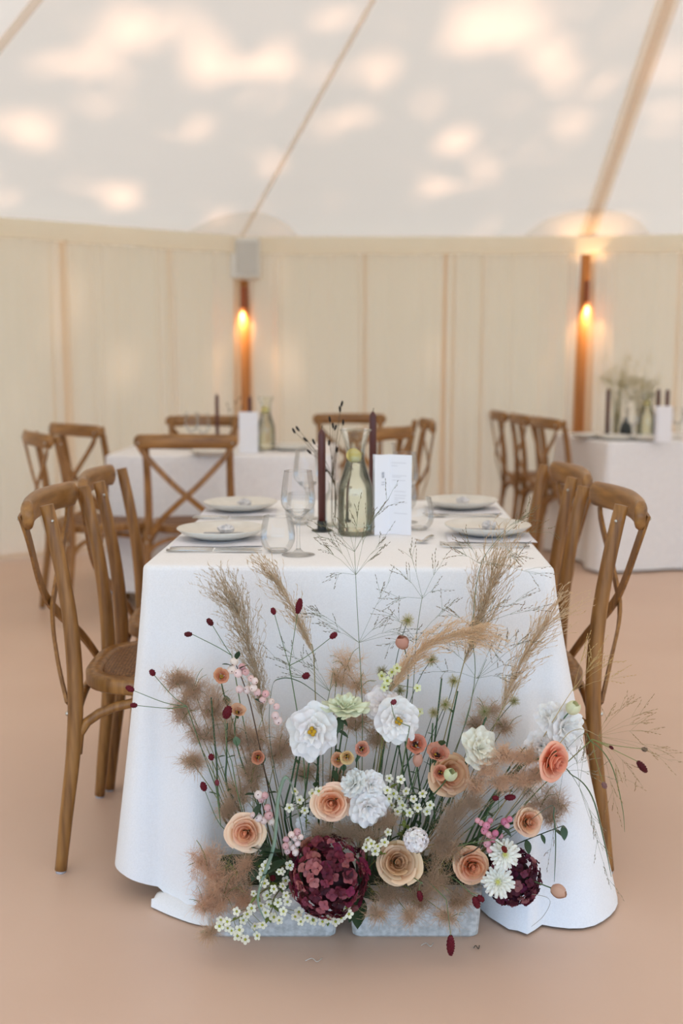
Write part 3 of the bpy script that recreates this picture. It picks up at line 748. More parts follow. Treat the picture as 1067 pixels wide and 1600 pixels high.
candle(-.052, 2.772, .262, 'burgundy taper candle standing in front, between wine glass and carafe', hl='low black candle holder beside the carafe')
candle(.088, 2.97, .30, 'burgundy taper candle rising behind the menu card', hl='low black candle holder behind the menu card')
# carafe
cx, cy = .036, 2.718
def carafe(x, y, label, s=1, z=ZT, lem=True):
    t = thing('glass_carafe', label, 'carafe', (x, y, z), group='glass carafes')
    op = spl([(.043, .0), (.0465, .006), (.047, .05), (.0465, .10), (.043, .13), (.030, .172), (.0245, .20), (.027, .23), (.037, .262), (.0395, .27)], 3)
    part(t, 'body', *lathe_open(op, 36), M['carafe'])
    part(t, 'inner_wall', *lathe_open([(r-.003, zz+.004) for r, zz in op], 36), M['carafe'])
    part(t, 'lip', *tube([(.0395*math.cos(2*PI*k/32), .0395*math.sin(2*PI*k/32), .271) for k in range(33)], .0022, 6), M['carafe'])
    part(t, 'base', *lathe([(.001, .001), (.042, .001), (.045, .006), (.04, .011), (.001, .009)], 36), M['carafe'])
    wt = part(t, 'water', *lathe(spl([(.001, .012), (.041, .012), (.0425, .02), (.0428, .05), (.0425, .10), (.0395, .13), (.0285, .165), (.0225, .19)], 3)+[(.001, .19)], 36), M['water'])
    if lem: part(t, 'lemon_wedge', *lathe([(.001, -.004), (.02, -.004), (.0215, 0), (.02, .004), (.001, .004)], 18), M['lemon'])
    if lem:
        o = [c for c in t.children if c.name.startswith('lemon')][0]; o.location = (-.004, -.004, .205); o.rotation_euler = (R(78), R(14), R(18)); o.scale = (1, .9, 1)
    t.scale = (s, s, s)
carafe(cx, cy, 'glass water carafe with a lemon slice in its neck, beside the menu card')
# little bud vase with dark twigs
vx, vy = -.022, 2.86
t = thing('bud_vase', 'small glass bud vase half hidden behind the carafe and candle', 'vase', (vx, vy, ZT))
part(t, 'body', *lathe_open(spl([(.022, 0), (.026, .006), (.027, .06), (.022, .085), (.014, .1), (.014, .118), (.017, .124)], 3), 28), M['carafe'])
part(t, 'base', *lathe([(.001, .001), (.022, .001), (.024, .006), (.001, .006)], 28), M['carafe'])
def twig(base, tips, label, Y, bl=.014, group='dark bud twigs'):
    t = thing('bud_twig', label, 'twig', base, group=group)
    root = Vector(base); top = root+Vector((0, 0, .1))
    for px, py in tips:
        p = aty(px, py, Y+random.uniform(-.02, .02)); mid = (top+p)/2+Vector((0, 0, .015))
        sm = smooth_pts([root, top, mid, p], 4); g = tube([q-root for q in sm], [.0009, .0005], 5); st = part(t, 'stem', *g, M['stem'], color=lin(96, 84, 62))
        dv = (p-mid).normalized(); dv = (dv+Vector((random.uniform(-.4, .4), 0, random.uniform(-.3, .3)))).normalized()
        V, F = tube([p-root-dv*bl*.6, p-root-dv*bl*.3, p-root+dv*bl*.3, p-root+dv*bl*.6], [.0012, .0032, .0032, .0012], 7)
        part(t, 'bud', V, F, M['bud'])
twig((vx-.004, vy, ZT+.008), [(534, 631), (531, 639), (515, 655), (520, 665), (536, 660), (524, 668)], 'dark budded twig standing up beside the carafe neck', 2.86)
twig((vx+.004, vy+.004, ZT+.008), [(459, 673), (465, 670), (477, 687), (490, 690), (514, 692), (526, 703), (483, 706), (509, 735)], 'dark budded twig arching over the wine glasses', 2.84)
# menu card
t = thing('menu_card', 'tall white folded menu card standing beside the carafe', 'menu', (.132, 2.70, ZT), R(4))
Wm, Hm = .094, .208
zig = [(-Wm/2, .0), (-Wm/2+.042, .02), (Wm/2, -.012)]
def slab(a, b, h0, h1, th=.0008):
    (x0, y0), (x1, y1) = a, b
    return box(0, 1, 0, 1, 0, 1)[0].__class__([Vector((x0, y0, h0)), Vector((x1, y1, h0)), Vector((x1, y1+th, h0)), Vector((x0, y0+th, h0)), Vector((x0, y0, h1)), Vector((x1, y1, h1)), Vector((x1, y1+th, h1)), Vector((x0, y0+th, h1))]), [(3, 2, 1, 0), (4, 5, 6, 7), (0, 1, 5, 4), (1, 2, 6, 5), (2, 3, 7, 6), (3, 0, 4, 7)]
for a, b in zip(zig[:-1], zig[1:]): part(t, 'panel', *slab(a, b, 0, Hm), M['card'], smooth=False)
part(t, 'panel', *slab((Wm/2, -.0105), (-Wm/2, .045), 0, Hm-.002), M['card'], smooth=False)
def ink(u0, u1, seg, z0, z1, m):
    a, b = Vector(zig[seg]), Vector(zig[seg+1]); p, q = a.lerp(b, u0), a.lerp(b, u1)
    part(t, 'printed_line', *slab((p.x, p.y-.0005), (q.x, q.y-.0005), z0, z1, .0003), m, smooth=False)
for k in range(6): ink(.46, .62, 0, .148+k*.0026, .1495+k*.0026, M['ink'])
for k in range(2): ink(.44, .66, 0, .136-k*.006, .1373-k*.006, M['ink'])
for z_, u0, u1 in ((.186, .05, .75), (.178, .05, .35), (.153, .1, .75), (.149, .1, .5), (.141, .1, .7), (.112, .2, .72), (.102, .2, .75), (.095, .2, .7), (.090, .2, .4), (.084, .2, .8), (.055, .2, .8)): ink(u0, u1, 1, z_, z_+.0014, M['inkpale'])

# ---- things on the table before the loudspeaker post
for i, (px, py, lab) in enumerate(((330, 711, 'stoneware plate behind the chair whose whole back is seen'), (455, 703, 'stoneware plate by the dark twigs on the next table'), (290, 700, 'stoneware plate behind the first plate of the next table'))):
    q = atz(px, py, ZT); plate(q.x, q.y, .11, lab, 'plates on the next table')
q = atz(388, 708, ZT)
t = thing('menu_card', 'white menu card standing on the next table', 'menu', (q.x, q.y, ZT), R(-6))
part(t, 'panel', *box(-.046, .046, -.001, .001, 0, .205), M['card'], smooth=False); part(t, 'fold', *box(-.046, .046, .03, .032, 0, .203), M['card'], smooth=False)
for px, py, h, lab, hl in ((340, 682, .27, 'burgundy taper candle on the next table, away from its menu card', 'low black candle holder on the next table, away from its menu'), (391, 690, .27, 'burgundy taper candle directly behind the menu card of the next table', 'low black candle holder behind the menu of the next table')):
    q = atz(px, py+12, ZT); candle(q.x, q.y, h, lab, hl=hl)
q = atz(416, 703, ZT); carafe(q.x, q.y, 'glass water carafe beside the menu card of the next table')
q = atz(360, 700, ZT)
twig((q.x, q.y, ZT+.003), [(358, 640), (368, 628), (374, 622), (355, 632), (378, 636)], 'dark budded twig on the next table, before the timber post', q.y)
for px, py, lab in ((300, 700, 'wine glass on the next table before the far chair'), (318, 703, 'wine glass on the next table beside the candle'), (402, 706, 'wine glass on the next table behind the menu')):
    q = atz(px, py, ZT); wineglass(q.x, q.y, lab)
# ---- things on the dried grass table
for px, py, lab in ((962, 687, 'stoneware plate nearest the edge of the dried grass table'), (918, 684, 'stoneware plate at the corner of the dried grass table'), (1012, 688, 'stoneware plate before the menu card of the dried grass table')):
    q = atz(px, py, ZT); plate(q.x, q.y, .11, lab, 'plates on the dried grass table')
q = atz(1037, 691, ZT)
t = thing('menu_card', 'white menu card standing on the dried grass table', 'menu', (q.x, q.y, ZT), R(10))
part(t, 'panel', *box(-.046, .046, -.001, .001, 0, .205), M['card'], smooth=False); part(t, 'fold', *box(-.046, .046, .03, .032, 0, .203), M['card'], smooth=False)
for px, py, lab, hl in ((948, 682, 'burgundy taper candle at the plate end of the dried grass table', 'black candle holder at the plate end of the dried grass table'), (1026, 683, 'burgundy taper candle of the close pair by the far menu card', 'black candle holder of the close candle pair'), (1040, 685, 'burgundy taper candle of the close pair, nearer the far menu', 'black candle holder of the close candle pair, nearer the menu')):
    q = atz(px, py, ZT); candle(q.x, q.y, .285, lab, hl=hl, s=1.25)
q = atz(1010, 683, ZT); carafe(q.x, q.y, 'glass water carafe between the candles of the dried grass table')
for px, py, lab in ((988, 688, 'wine glass before the dark vase of the dried grass table'), (1058, 686, 'wine glass past the menu of the dried grass table')):
    q = atz(px, py, ZT); wineglass(q.x, q.y, lab)
q = atz(977, 684, ZT)
t = thing('dark_vase', 'small dark ceramic vase on the dried grass table', 'vase', (q.x, q.y, ZT))
part(t, 'body', *lathe(spl([(.001, 0), (.025, 0), (.036, .03), (.03, .075), (.014, .1), (.016, .118), (.012, .118), (.01, .1), (.001, .095)], 3), 24), M['iron'])
twig((q.x, q.y, ZT+.1), [(965, 614), (978, 604), (992, 610), (1003, 620), (1012, 613), (985, 622), (1020, 618)], 'dark budded twig in the small dark vase', q.y)

for px, py, top, hgt, wd, lab, lv in ((962, 680, 545, .46, .16, 'tall bunch of dried grasses in a clear vase beside the lamp post', 'clear glass vase holding the tall dried grasses'), (998, 681, 590, .33, .14, 'lower bunch of pale dried grasses behind the dark vase', 'clear glass vase holding the lower dried grasses')):
    q = atz(px, py, ZT)
    t = thing('clear_vase', lv, 'vase', (q.x, q.y, ZT)); part(t, 'body', *lathe_open(spl([(.03, 0), (.038, .01), (.04, .06), (.03, .1), (.034, .12)], 3), 24), M['glass']); part(t, 'base', *lathe([(.001, .001), (.03, .001), (.03, .006), (.001, .006)], 24), M['glass'])
    t = thing('dried_grass_bunch', lab, 'dried grass', (q.x, q.y, ZT+.008)); n = 46; tip = np.stack([rng.normal(0, wd*.5, n), rng.normal(0, .06, n), hgt*rng.uniform(.6, 1.05, n)], 1); st = rng.normal(0, .008, (n, 3))*np.array([1, 1, 0])
    md = st*.4+tip*.5+np.array([0, 0, .05]); md[:, :2] *= .6
    sm_ = part(t, 'stems', *filaments(np.stack([st, md, tip], 1), .0012, .0007), M['stem'], color=lin(176, 164, 116)); sm_['kind'] = 'stuff'
    P0_ = np.repeat(tip, 16, 0)+rng.normal(0, .018, (n*16, 3)); d = runit(n*16)+np.array([0, 0, .6])
    part(t, 'seed_heads', *filaments(np.stack([P0_, P0_+d*.006, P0_+d*.012], 1), .0016, .0006), M['fuzz'], color=lin(196, 182, 130))['kind'] = 'stuff'

# ------------------------------------------------------------------ flower troughs
TR = [(-.288, -.006, 'grey concrete trough under the white wax flowers'), (.017, .296, 'grey concrete trough with the hanging burnet head before it')]
for x0, x1, lab in TR:
    t = thing('concrete_trough', lab, 'planter', ((x0+x1)/2, 2.155, 0))
    hw, d0, d1, h = (x1-x0)/2, -.075, .075, .115
    rings = []
    for z, ins in ((0, .012), (.006, .006), (.03, .004), (h-.006, 0), (h, .003), (h, .014), (h-.03, .016)):
        a0_, a1_, b0_, b1_ = -hw+ins, hw-ins, d0+ins, d1-ins; cc = .014
        ring = []
        for (cx_, cy_, st) in ((a1_-cc, b0_+cc, -90), (a1_-cc, b1_-cc, 0), (a0_+cc, b1_-cc, 90), (a0_+cc, b0_+cc, 180)):
            for k in range(4): an = R(st+30*k); ring.append((cx_+cc*math.cos(an), cy_+cc*math.sin(an), z))
        rings.append(ring)
    part(t, 'box', *loft(rings), M['concrete'], smooth=False)
    part(t, 'flower_foam', *box(-hw+.02, hw-.02, d0+.02, d1-.02, .06, h+.012, .006), M['soil'])
FOAM = .122
def foot(px):
    """where a stem enters the foam, for a flower at pixel column px"""
    x = (px-540)/767*.62
    if -.02 < x < .03: x = -.03 if x < .005 else .04
    x = max(-.26, min(.27, x)); return Vector((x+random.uniform(-.012, .012), 2.155+random.uniform(-.03, .04), FOAM-.015))
def stem_pts(b, h, facing, bend=.35):
    b, h = Vector(b), Vector(h); f = Vector(facing).normalized(); L = (h-b).length
    c1_ = b+Vector((0, 0, 1))*L*bend; c2_ = h-f*L*.28
    return [b*(1-s)**3+c1_*3*s*(1-s)**2+c2_*3*s*s*(1-s)+h*s**3 for s in [k/12 for k in range(13)]]
def petal_mesh(name, rfun, zfun, wfun, nu=7, nv=7, ruffle=0, seed=0, cup=0, grad=False):
    """petal around local +Z: v 0..1 along, u -1..1 across; rfun radius, zfun height, wfun half-angle"""
    rr = random.Random(seed); ph = rr.uniform(0, 6); V, F = [], []
    for j in range(nv):
        v = j/(nv-1)
        for i in range(nu):
            u = 2*i/(nu-1)-1; vv = v*(1-.10*u*u); a = wfun(vv)*u; r = rfun(vv)-cup*u*u*v; z = zfun(vv)
            if ruffle: r += ruffle*v*v*math.sin(u*5.5+ph)*.7; z += ruffle*v*v*math.sin(u*7+ph*2)
            V.append((r*math.cos(a), r*math.sin(a), z))
    F = [(j*nu+i, j*nu+i+1, (j+1)*nu+i+1, (j+1)*nu+i) for j in range(nv-1) for i in range(nu-1)]
    me = mesh_data(name, V, F, M['petal_grad'] if grad else M['petal'])
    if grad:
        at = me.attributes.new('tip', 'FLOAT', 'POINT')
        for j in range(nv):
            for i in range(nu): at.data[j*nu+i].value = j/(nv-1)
    return me
def leaf_mesh(name, L, W, m, fold=.25):
    V, F = [], []
    for j in range(8):
        v = j/7; w_ = W*math.sin(PI*min(1, .04+v*.96))**.8*(1-.25*v)
        for i in (-1, -.5, 0, .5, 1): V.append((w_*i, L*v, fold*w_*abs(i)-.12*L*v*v))
    F = [(j*5+i, j*5+i+1, (j+1)*5+i+1, (j+1)*5+i) for j in range(7) for i in range(4)]
    return mesh_data(name, V, F, m)
LEAF = leaf_mesh('leaf', 1, .30, M['leaf'])
def add_leaf(t, pos, direction, L, color=DKGREEN, roll=0, name='leaf'):
    d = Vector(direction).normalized(); q = d.to_track_quat('Y', 'Z')
    m = Matrix.Translation(Vector(pos)-t.location) @ q.to_matrix().to_4x4() @ Matrix.Rotation(roll, 4, 'Y') @ Matrix.Scale(L, 4)
    return link(name, LEAF, t, m, color)
def flower(name, label, cat, group, px, py, Y, facing, stem_r=.0022, scol=GREEN, base=None, bend=.35, back=.004):
    h = aty(px, py, Y); b = base or foot(px)
    t = thing(name, label, cat, b, group=group); f = Vector(facing).normalized()
    sp = stem_pts(b, h-f*back, f, bend)
    part(t, 'stem', *tube([p-b for p in sp], [stem_r*1.1, stem_r*.8], 7), M['stem'], color=scol)
    return t, h, f, sp
def jit(c, a): 
    k = 1+random.uniform(-a, a); return (min(1, c[0]*k), min(1, c[1]*k*(1+random.uniform(-a, a)*.4)), min(1, c[2]*k*(1+random.uniform(-a, a)*.5)), 1)
def mixc(a, b, t): return tuple(a[i]*(1-t)+b[i]*t for i in range(3))+(1,)

# roses: eight whorls of petals
RL = []
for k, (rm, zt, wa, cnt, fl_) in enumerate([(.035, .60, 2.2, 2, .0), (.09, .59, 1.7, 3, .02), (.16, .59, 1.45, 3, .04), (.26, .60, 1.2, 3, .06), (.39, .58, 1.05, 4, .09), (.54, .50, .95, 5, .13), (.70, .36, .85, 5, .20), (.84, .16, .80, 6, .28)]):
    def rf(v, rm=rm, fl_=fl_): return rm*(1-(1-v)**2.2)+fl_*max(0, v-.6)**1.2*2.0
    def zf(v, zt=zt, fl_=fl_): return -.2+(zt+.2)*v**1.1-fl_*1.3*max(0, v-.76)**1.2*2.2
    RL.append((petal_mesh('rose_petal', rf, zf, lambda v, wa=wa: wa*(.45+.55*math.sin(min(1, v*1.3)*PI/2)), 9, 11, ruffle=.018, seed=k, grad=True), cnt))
def rose(px, py, rpx, Y, facing, ci, co, label, squash=1):
    rad = rpx*MPP*Y/2.05
    t, h, f, sp = flower('rose', label, 'rose', None, px, py, Y, facing, .0028, back=rad*.55)
    mw = axis_mtx(h-f*rad*.45, f, random.uniform(0, 6))
    off = Matrix.Translation(-t.location)
    for k, (me, cnt) in enumerate(RL):
        for i in range(cnt):
            a = 2*PI*(i+random.uniform(-.12, .12))/cnt+k*1.9; s = rad*random.uniform(.95, 1.05)
            m = off @ mw @ Matrix.Rotation(a, 4, 'Z') @ Matrix.Rotation(random.uniform(-.14, .16), 4, 'Y') @ Matrix.Diagonal((s*random.uniform(.88, 1.12), s*squash, s*random.uniform(.86, 1.14), 1))
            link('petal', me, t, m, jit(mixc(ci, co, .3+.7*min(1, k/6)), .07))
    part(t, 'heart', *sphere(mw @ Vector((0, 0, rad*.40))-t.location, rad*.11, 10, 6, 1.3), M['petal'], color=ci)
    for i in range(5):
        a = 2*PI*i/5; d = (mw.to_3x3() @ Vector((math.cos(a), math.sin(a), -.35)))
        add_leaf(t, h-f*rad*.42, d, rad*.8, GREEN, name='sepal')
    p = sp[7]; add_leaf(t, p, (random.uniform(-1, 1), -.5, .4), .045); add_leaf(t, sp[6], (random.uniform(-1, 1), -.3, .3), .04)
PE_I, PE_O = lin(248, 168, 124), lin(255, 216, 182); CO_I, CO_O = lin(246, 150, 116), lin(252, 190, 158); TN_I, TN_O = lin(204, 152, 106), lin(236, 204, 166); BE_I, BE_O = lin(224, 158, 104), lin(244, 202, 162)
rose(517, 1256, 31, 2.02, (-.1, -1, .25), PE_I, PE_O, 'peach rose above the large burgundy hydrangea, beside the white ruffled blooms')
rose(382, 1303, 31, 2.03, (-.05, -1, .28), PE_I, lin(255, 220, 186), 'pale peach rose above the round rusty smoke bush')
rose(740, 1356, 30, 2.02, (.12, -1, .2), PE_I, lin(252, 204, 166), 'peach rose touching the white dahlias')
rose(830, 1285, 26, 2.05, (.35, -1, .35), lin(236, 165, 118), PE_O, 'peach rose above the small burgundy hydrangea', .9)
rose(874, 1193, 31, 1.99, (.6, -.85, .0), CO_I, CO_O, 'coral peach rose seen from the side under the white blooms')
rose(708, 1210, 34, 2.06, (.35, -.9, .35), BE_I, BE_O, 'beige apricot rose behind the green bud and terracotta flowers')
rose(622, 1347, 37, 2.0, (.1, -.9, .45), TN_I, TN_O, 'large tan rose under the white pincushion bloom')

# white ruffled blooms
WL = []
for k, (rm, zt, wa, cnt) in enumerate([(.30, .50, .95, 4), (.55, .45, .85, 5), (.80, .30, .75, 5), (1.0, .12, .70, 6)]):
    WL.append((petal_mesh('ruffled_petal', lambda v, rm=rm: .03+(rm-.03)*v**.8, lambda v, zt=zt: zt*math.sin(v*PI/2), lambda v, wa=wa: wa*(.35+.65*min(1, v*1.5)), 13, 7, ruffle=.085, seed=20+k), cnt))
WHITE = lin(246, 243, 238); CREAM = lin(240, 236, 218); GREENW = lin(226, 230, 200)
def ruffled(px, py, rpx, Y, facing, col, label, sx=1, sy=1, eye=True, grp=None):
    rad = rpx*MPP*Y/2.05
    t, h, f, sp = flower('white_ruffled_flower', label, 'flower', grp, px, py, Y, facing, .002, back=rad*.35)
    mw = axis_mtx(h-f*rad*.3, f, 0) @ Matrix.Diagonal((sx, sy, 1, 1)); off = Matrix.Translation(-t.location); ro = random.uniform(0, 6)
    for k, (me, cnt) in enumerate(WL):
        for i in range(cnt):
            a = ro+2*PI*(i+random.uniform(-.15, .15))/cnt+k*.7; s = rad*random.uniform(.9, 1.12)
            link('petal', me, t, off @ mw @ Matrix.Rotation(a, 4, 'Z') @ Matrix.Scale(s, 4), jit(col, .03))
    if eye:
        for i in range(4):
            p = mw @ Vector((rad*.1*math.cos(i*1.7), rad*.1*math.sin(i*1.7), rad*.42)); part(t, 'stamen', *sphere(p-t.location, rad*.085, 7, 5), M['petal'], color=lin(214, 170, 50))
    for i in range(4):
        d = mw.to_3x3() @ Vector((math.cos(i*1.57), math.sin(i*1.57), -.1)); add_leaf(t, h-f*rad*.3, d, rad*.55, GREEN, name='sepal')
for a in [(488, 1142, 42, 2.04, (-.1, -1, .15), WHITE, 'largest white ruffled flower, with a yellow eye, between the dark green stems', .86, 1.08),
 (540, 1100, 30, 2.06, (.1, -.35, 1), GREENW, 'greenish white ruffled flower tipped up, seen from its side', 1.25, .8, False),
 (596, 1098, 28, 2.07, (-.3, -.8, .5), lin(240, 232, 228), 'white ruffled flower behind the stalk of the curved plume', 1, 1, False),
 (622, 1126, 36, 2.03, (.15, -1, .1), WHITE, 'flat white ruffled flower with a yellow eye beside the terracotta flowers', .95, 1.05),
 (548, 1222, 26, 2.03, (-.6, -.6, .6), lin(238, 238, 232), 'white ruffled flower leaning out behind the peach rose over the hydrangea', .9, 1, False),
 (582, 1226, 24, 2.03, (.3, -.9, .4), WHITE, 'small white ruffled flower topmost of the trio beside the peach rose', 1, 1, False),
 (576, 1264, 33, 2.02, (.15, -1, .0), WHITE, 'white ruffled flower lowest of the trio beside the peach rose', 1, 1, False),
 (478, 1290, 18, 2.06, (-.3, -.9, .5), lin(238, 238, 238), 'half hidden white ruffled flower under the peach rose', 1, 1, False),
 (752, 1168, 34, 2.05, (.3, -.8, .6), CREAM, 'creamy closed ruffled flower behind the thick fluffy plume', .8, 1.1, False),
 (858, 1118, 24, 2.07, (-.3, -.9, .6), WHITE, 'white ruffled flower partly covered at the cloth edge, beside the largest trio bloom', 1, 1, False),
 (886, 1138, 36, 2.05, (.5, -.9, .2), WHITE, 'large white ruffled flower jutting past the cloth edge', .95, 1.05, False),
 (846, 1166, 25, 2.05, (-.2, -.9, .3), lin(242, 238, 232), 'white ruffled flower above the coral peach rose, behind the plume', 1, 1, False)]:
    ruffled(*a)
# closed buds
def bud(px, py, rpx, Y, facing, col, label, ln=1.3, cat='flower bud', base=None, scol=GREEN):
    rad = rpx*MPP
    t, h, f, sp = flower('flower_bud', label, cat, None, px, py, Y, facing, .0016, scol, base)
    mw = axis_mtx(h, f, 0); off = Matrix.Translation(-t.location)
    me = petal_mesh('bud_petal', lambda v: .12+.75*math.sin(PI*min(1, .12+v*.78))**.8, lambda v: ln*1.4*v-.5, lambda v: 1.15, 7, 8, ruffle=.03, seed=int(px))
    for i in range(4): link('petal', me, t, off @ mw @ Matrix.Rotation(i*1.57+.3, 4, 'Z') @ Matrix.Scale(rad*(.85+.06*i), 4), jit(col, .06))
    for i in range(5): add_leaf(t, h-f*rad*.6, mw.to_3x3() @ Vector((math.cos(i*1.26), math.sin(i*1.26), 1.2)), rad*.9, GREEN, name='sepal')
bud(893, 1108, 13, 2.04, (.3, -.6, .8), lin(228, 228, 190), 'round greenish white bud above the jutting white ruffled flower')
bud(702, 1212, 12, 2.0, (.25, -.7, .8), lin(222, 226, 182), 'pale green bud in front of the beige apricot rose')
bud(652, 1192, 9, 2.03, (.05, -.2, 1), lin(212, 160, 138), 'slim dusty pink bud under the open terracotta flower', 1.7)
bud(868, 1390, 13, 2.0, (.75, -.4, -.1), lin(220, 178, 150), 'dusty peach bud on a thin stem in front of the cloth', 1.3, base=Vector((.262, 2.12, FOAM-.01)))
bud(630, 1006, 13, 2.1, (-.3, -.4, .9), lin(214, 160, 138), 'dusty pink bud peeping out from behind the curved plume', 1.2)

# terracotta cup flowers
CUP = petal_mesh('cup_petal', lambda v: .10+.80*v**.7+.12*max(0, v-.7), lambda v: 1.0*math.sin(v*PI/2)-.15*max(0, v-.7), lambda v: .85*(.45+.55*min(1, v*1.4)), 9, 8, ruffle=.05, seed=5)
TERRA_O, TERRA_I = lin(214, 150, 116), lin(170, 88, 66)
for px, py, rp, Y, fc, co, lab in [(346, 1057, 13, 2.06, (.15, -.8, .5), lin(222, 150, 108), 'small apricot cup flower at the top of the pink berry sprig'),
 (371, 1113, 13, 2.06, (.3, -.5, .8), lin(226, 182, 140), 'small cream apricot cup flower touching a dark red burnet head'),
 (403, 1183, 12, 2.06, (.1, -.95, .2), lin(198, 120, 80), 'small burnt orange cup flower alone above the lower pink berries'),
 (529, 1187, 13, 2.05, (-.3, -.8, .3), lin(216, 160, 112), 'apricot cup flower pressed to the yellow open flower'),
 (565, 1170, 13, 2.05, (.2, -.9, .35), lin(208, 138, 108), 'round terracotta cup flower over the small white trio'),
 (649, 1163, 16, 2.04, (.05, -.8, .5), lin(200, 104, 76), 'open terracotta flower with yellow stamens on a tall dark stem'),
 (683, 1180, 19, 2.05, (.1, -.5, .8), lin(212, 140, 110), 'large terracotta cup flower above the beige apricot rose'),
 (688, 1207, 13, 2.03, (-.1, -.9, .3), lin(206, 130, 96), 'small dark-throated terracotta flower by the green bud'),
 (486, 1322, 15, 2.02, (-.2, -.8, .4), lin(156, 84, 58), 'rust brown cup flower peeping over the large hydrangea'),
 (542, 1182, 12, 2.04, (.05, -1, .1), lin(218, 192, 120), 'yellow open flower with a dark eye among the apricot cups')]:
    t, h, f, sp = flower('cup_flower', lab, 'flower', None, px, py, Y, fc, .0016, back=rp*MPP*.45)
    rad = rp*MPP; mw = axis_mtx(h-f*rad*.5, f, random.uniform(0, 6)); off = Matrix.Translation(-t.location)
    for i in range(5): link('petal', CUP, t, off @ mw @ Matrix.Rotation(i*2*PI/5+random.uniform(-.15, .15), 4, 'Z') @ Matrix.Scale(rad*random.uniform(.9, 1.1), 4), jit(mixc(co, (.66, .40, .30), .3), .12))
    for i in range(3): link('petal', CUP, t, off @ mw @ Matrix.Rotation(i*2*PI/3+.4, 4, 'Z') @ Matrix.Diagonal((rad*.6, rad*.6, rad*.85, 1)), jit(mixc(co, TERRA_I, .55), .1))
    for i in range(5):
        p = mw @ Vector((rad*.16*math.cos(i*1.26), rad*.16*math.sin(i*1.26), rad*.5)); part(t, 'stamen', *sphere(p-t.location, rad*.11, 6, 4), M['petal'], color=random.choice([lin(190, 150, 50), lin(60, 34, 26)]))
    for i in range(3): add_leaf(t, h-f*rad*.5, mw.to_3x3() @ Vector((math.cos(i*2.1), math.sin(i*2.1), .4)), rad*.8, GREEN, name='sepal')
    if rp > 11: add_leaf(t, sp[9], (random.uniform(-.6, .6), -.3, .8), .03, lin(110, 140, 110))

# hydrangeas
V, F = [], []
for p_ in range(4):
    a = p_*PI/2; n0 = len(V)
    for j in range(4):
        v = j/3
        for i in range(5):
            u = (i-2)/2; w_ = .56*math.sin(PI*min(1, .06+v*.78))**.75; x = .06+.98*v*(1-.12*u*u); y = w_*u; z = .62*v-.42*v*v+.16*u*u+.06*p_
            V.append((x*math.cos(a)-y*math.sin(a), x*math.sin(a)+y*math.cos(a), z))
    F += [(n0+j*5+i, n0+j*5+i+1, n0+(j+1)*5+i+1, n0+(j+1)*5+i) for j in range(3) for i in range(4)]
FLOR = mesh_data('hydrangea_floret', V, F, M['petal'])
def hydrangea(px, py, rpx, Y, label, n, cols, sz):
    rad = rpx*MPP*Y/2.05
    t, h, f, sp = flower('hydrangea', label, 'flower', None, px, py, Y, (0, -.9, .5), .004)
    off = Matrix.Translation(-t.location)
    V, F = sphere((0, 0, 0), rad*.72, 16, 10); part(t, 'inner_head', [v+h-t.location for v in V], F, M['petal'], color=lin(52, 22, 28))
    for i in range(n):
        z = 1-2*(i+.5)/n; a = i*2.39996; r = math.sqrt(1-z*z); d = Vector((r*math.cos(a), r*math.sin(a), z))
        if d.y > .45: continue
        d = (d+Vector((random.uniform(-.1, .1), random.uniform(-.1, .1), random.uniform(-.1, .1)))).normalized()
        rr_ = rad*random.uniform(.86, 1.02); fn = (d+Vector((random.uniform(-.45, .45), random.uniform(-.45, .45), random.uniform(-.45, .45)))).normalized()
        link('floret', FLOR, t, off @ axis_mtx(h+d*rr_, fn, random.uniform(0, 6), sz*random.uniform(.8, 1.2)), jit(random.choice(cols), .25))
HB = [lin(112, 40, 54), lin(138, 62, 74), lin(158, 88, 92), lin(92, 30, 44), lin(172, 108, 106), lin(120, 34, 62), lin(74, 26, 38)]
HD = [lin(84, 26, 42), lin(98, 34, 50), lin(110, 50, 62), lin(66, 20, 34), lin(150, 96, 98), lin(92, 30, 58)]
hydrangea(514, 1368, 60, 2.0, 'large burgundy hydrangea head resting on the trough edge', 260, HB, .0112)
hydrangea(800, 1370, 42, 2.06, 'small dark burgundy hydrangea head behind the white dahlias', 180, HD, .0102)

# white dahlias
V, F = [], []
for j in range(6):
    v = j/5
    for i in range(5):
        u = (i-2)/2; w_ = .15*math.sin(PI*min(1, .12+v*.74))**.7; V.append((.06+.94*v, w_*u, .10*u*u+.14*math.sin(v*PI*.8)))
F = [(j*5+i, j*5+i+1, (j+1)*5+i+1, (j+1)*5+i) for j in range(5) for i in range(4)]
DP = mesh_data('dahlia_petal', V, F, M['petal'])
for px, py, rp, fc, lab in ((787, 1334, 25, (.15, -1, .25), 'white dahlia with a dark red burnet head over its centre'), (778, 1378, 25, (-.15, -.9, .45), 'white dahlia resting low against the small burgundy hydrangea')):
    t, h, f, sp = flower('white_dahlia', lab, 'flower', None, px, py, 1.985, fc, .0022)
    rad = rp*MPP; mw = axis_mtx(h, f, random.uniform(0, 6)); off = Matrix.Translation(-t.location)
    for k, (cnt, s, tilt) in enumerate(((18, 1, .05), (16, .88, .3), (13, .68, .6), (9, .45, .95))):
        for i in range(cnt):
            m = off @ mw @ Matrix.Rotation(2*PI*(i+random.uniform(-.2, .2))/cnt+k*.3, 4, 'Z') @ Matrix.Rotation(-tilt, 4, 'Y') @ Matrix.Scale(rad*s*random.uniform(.92, 1.06), 4)
            link('petal', DP, t, m, jit(mixc(lin(246, 244, 232), lin(236, 234, 170), .0 if k < 3 else .6), .03))
    part(t, 'centre', *sphere(h-t.location+f*rad*.1, rad*.22, 10, 6), M['petal'], color=lin(214, 208, 110))
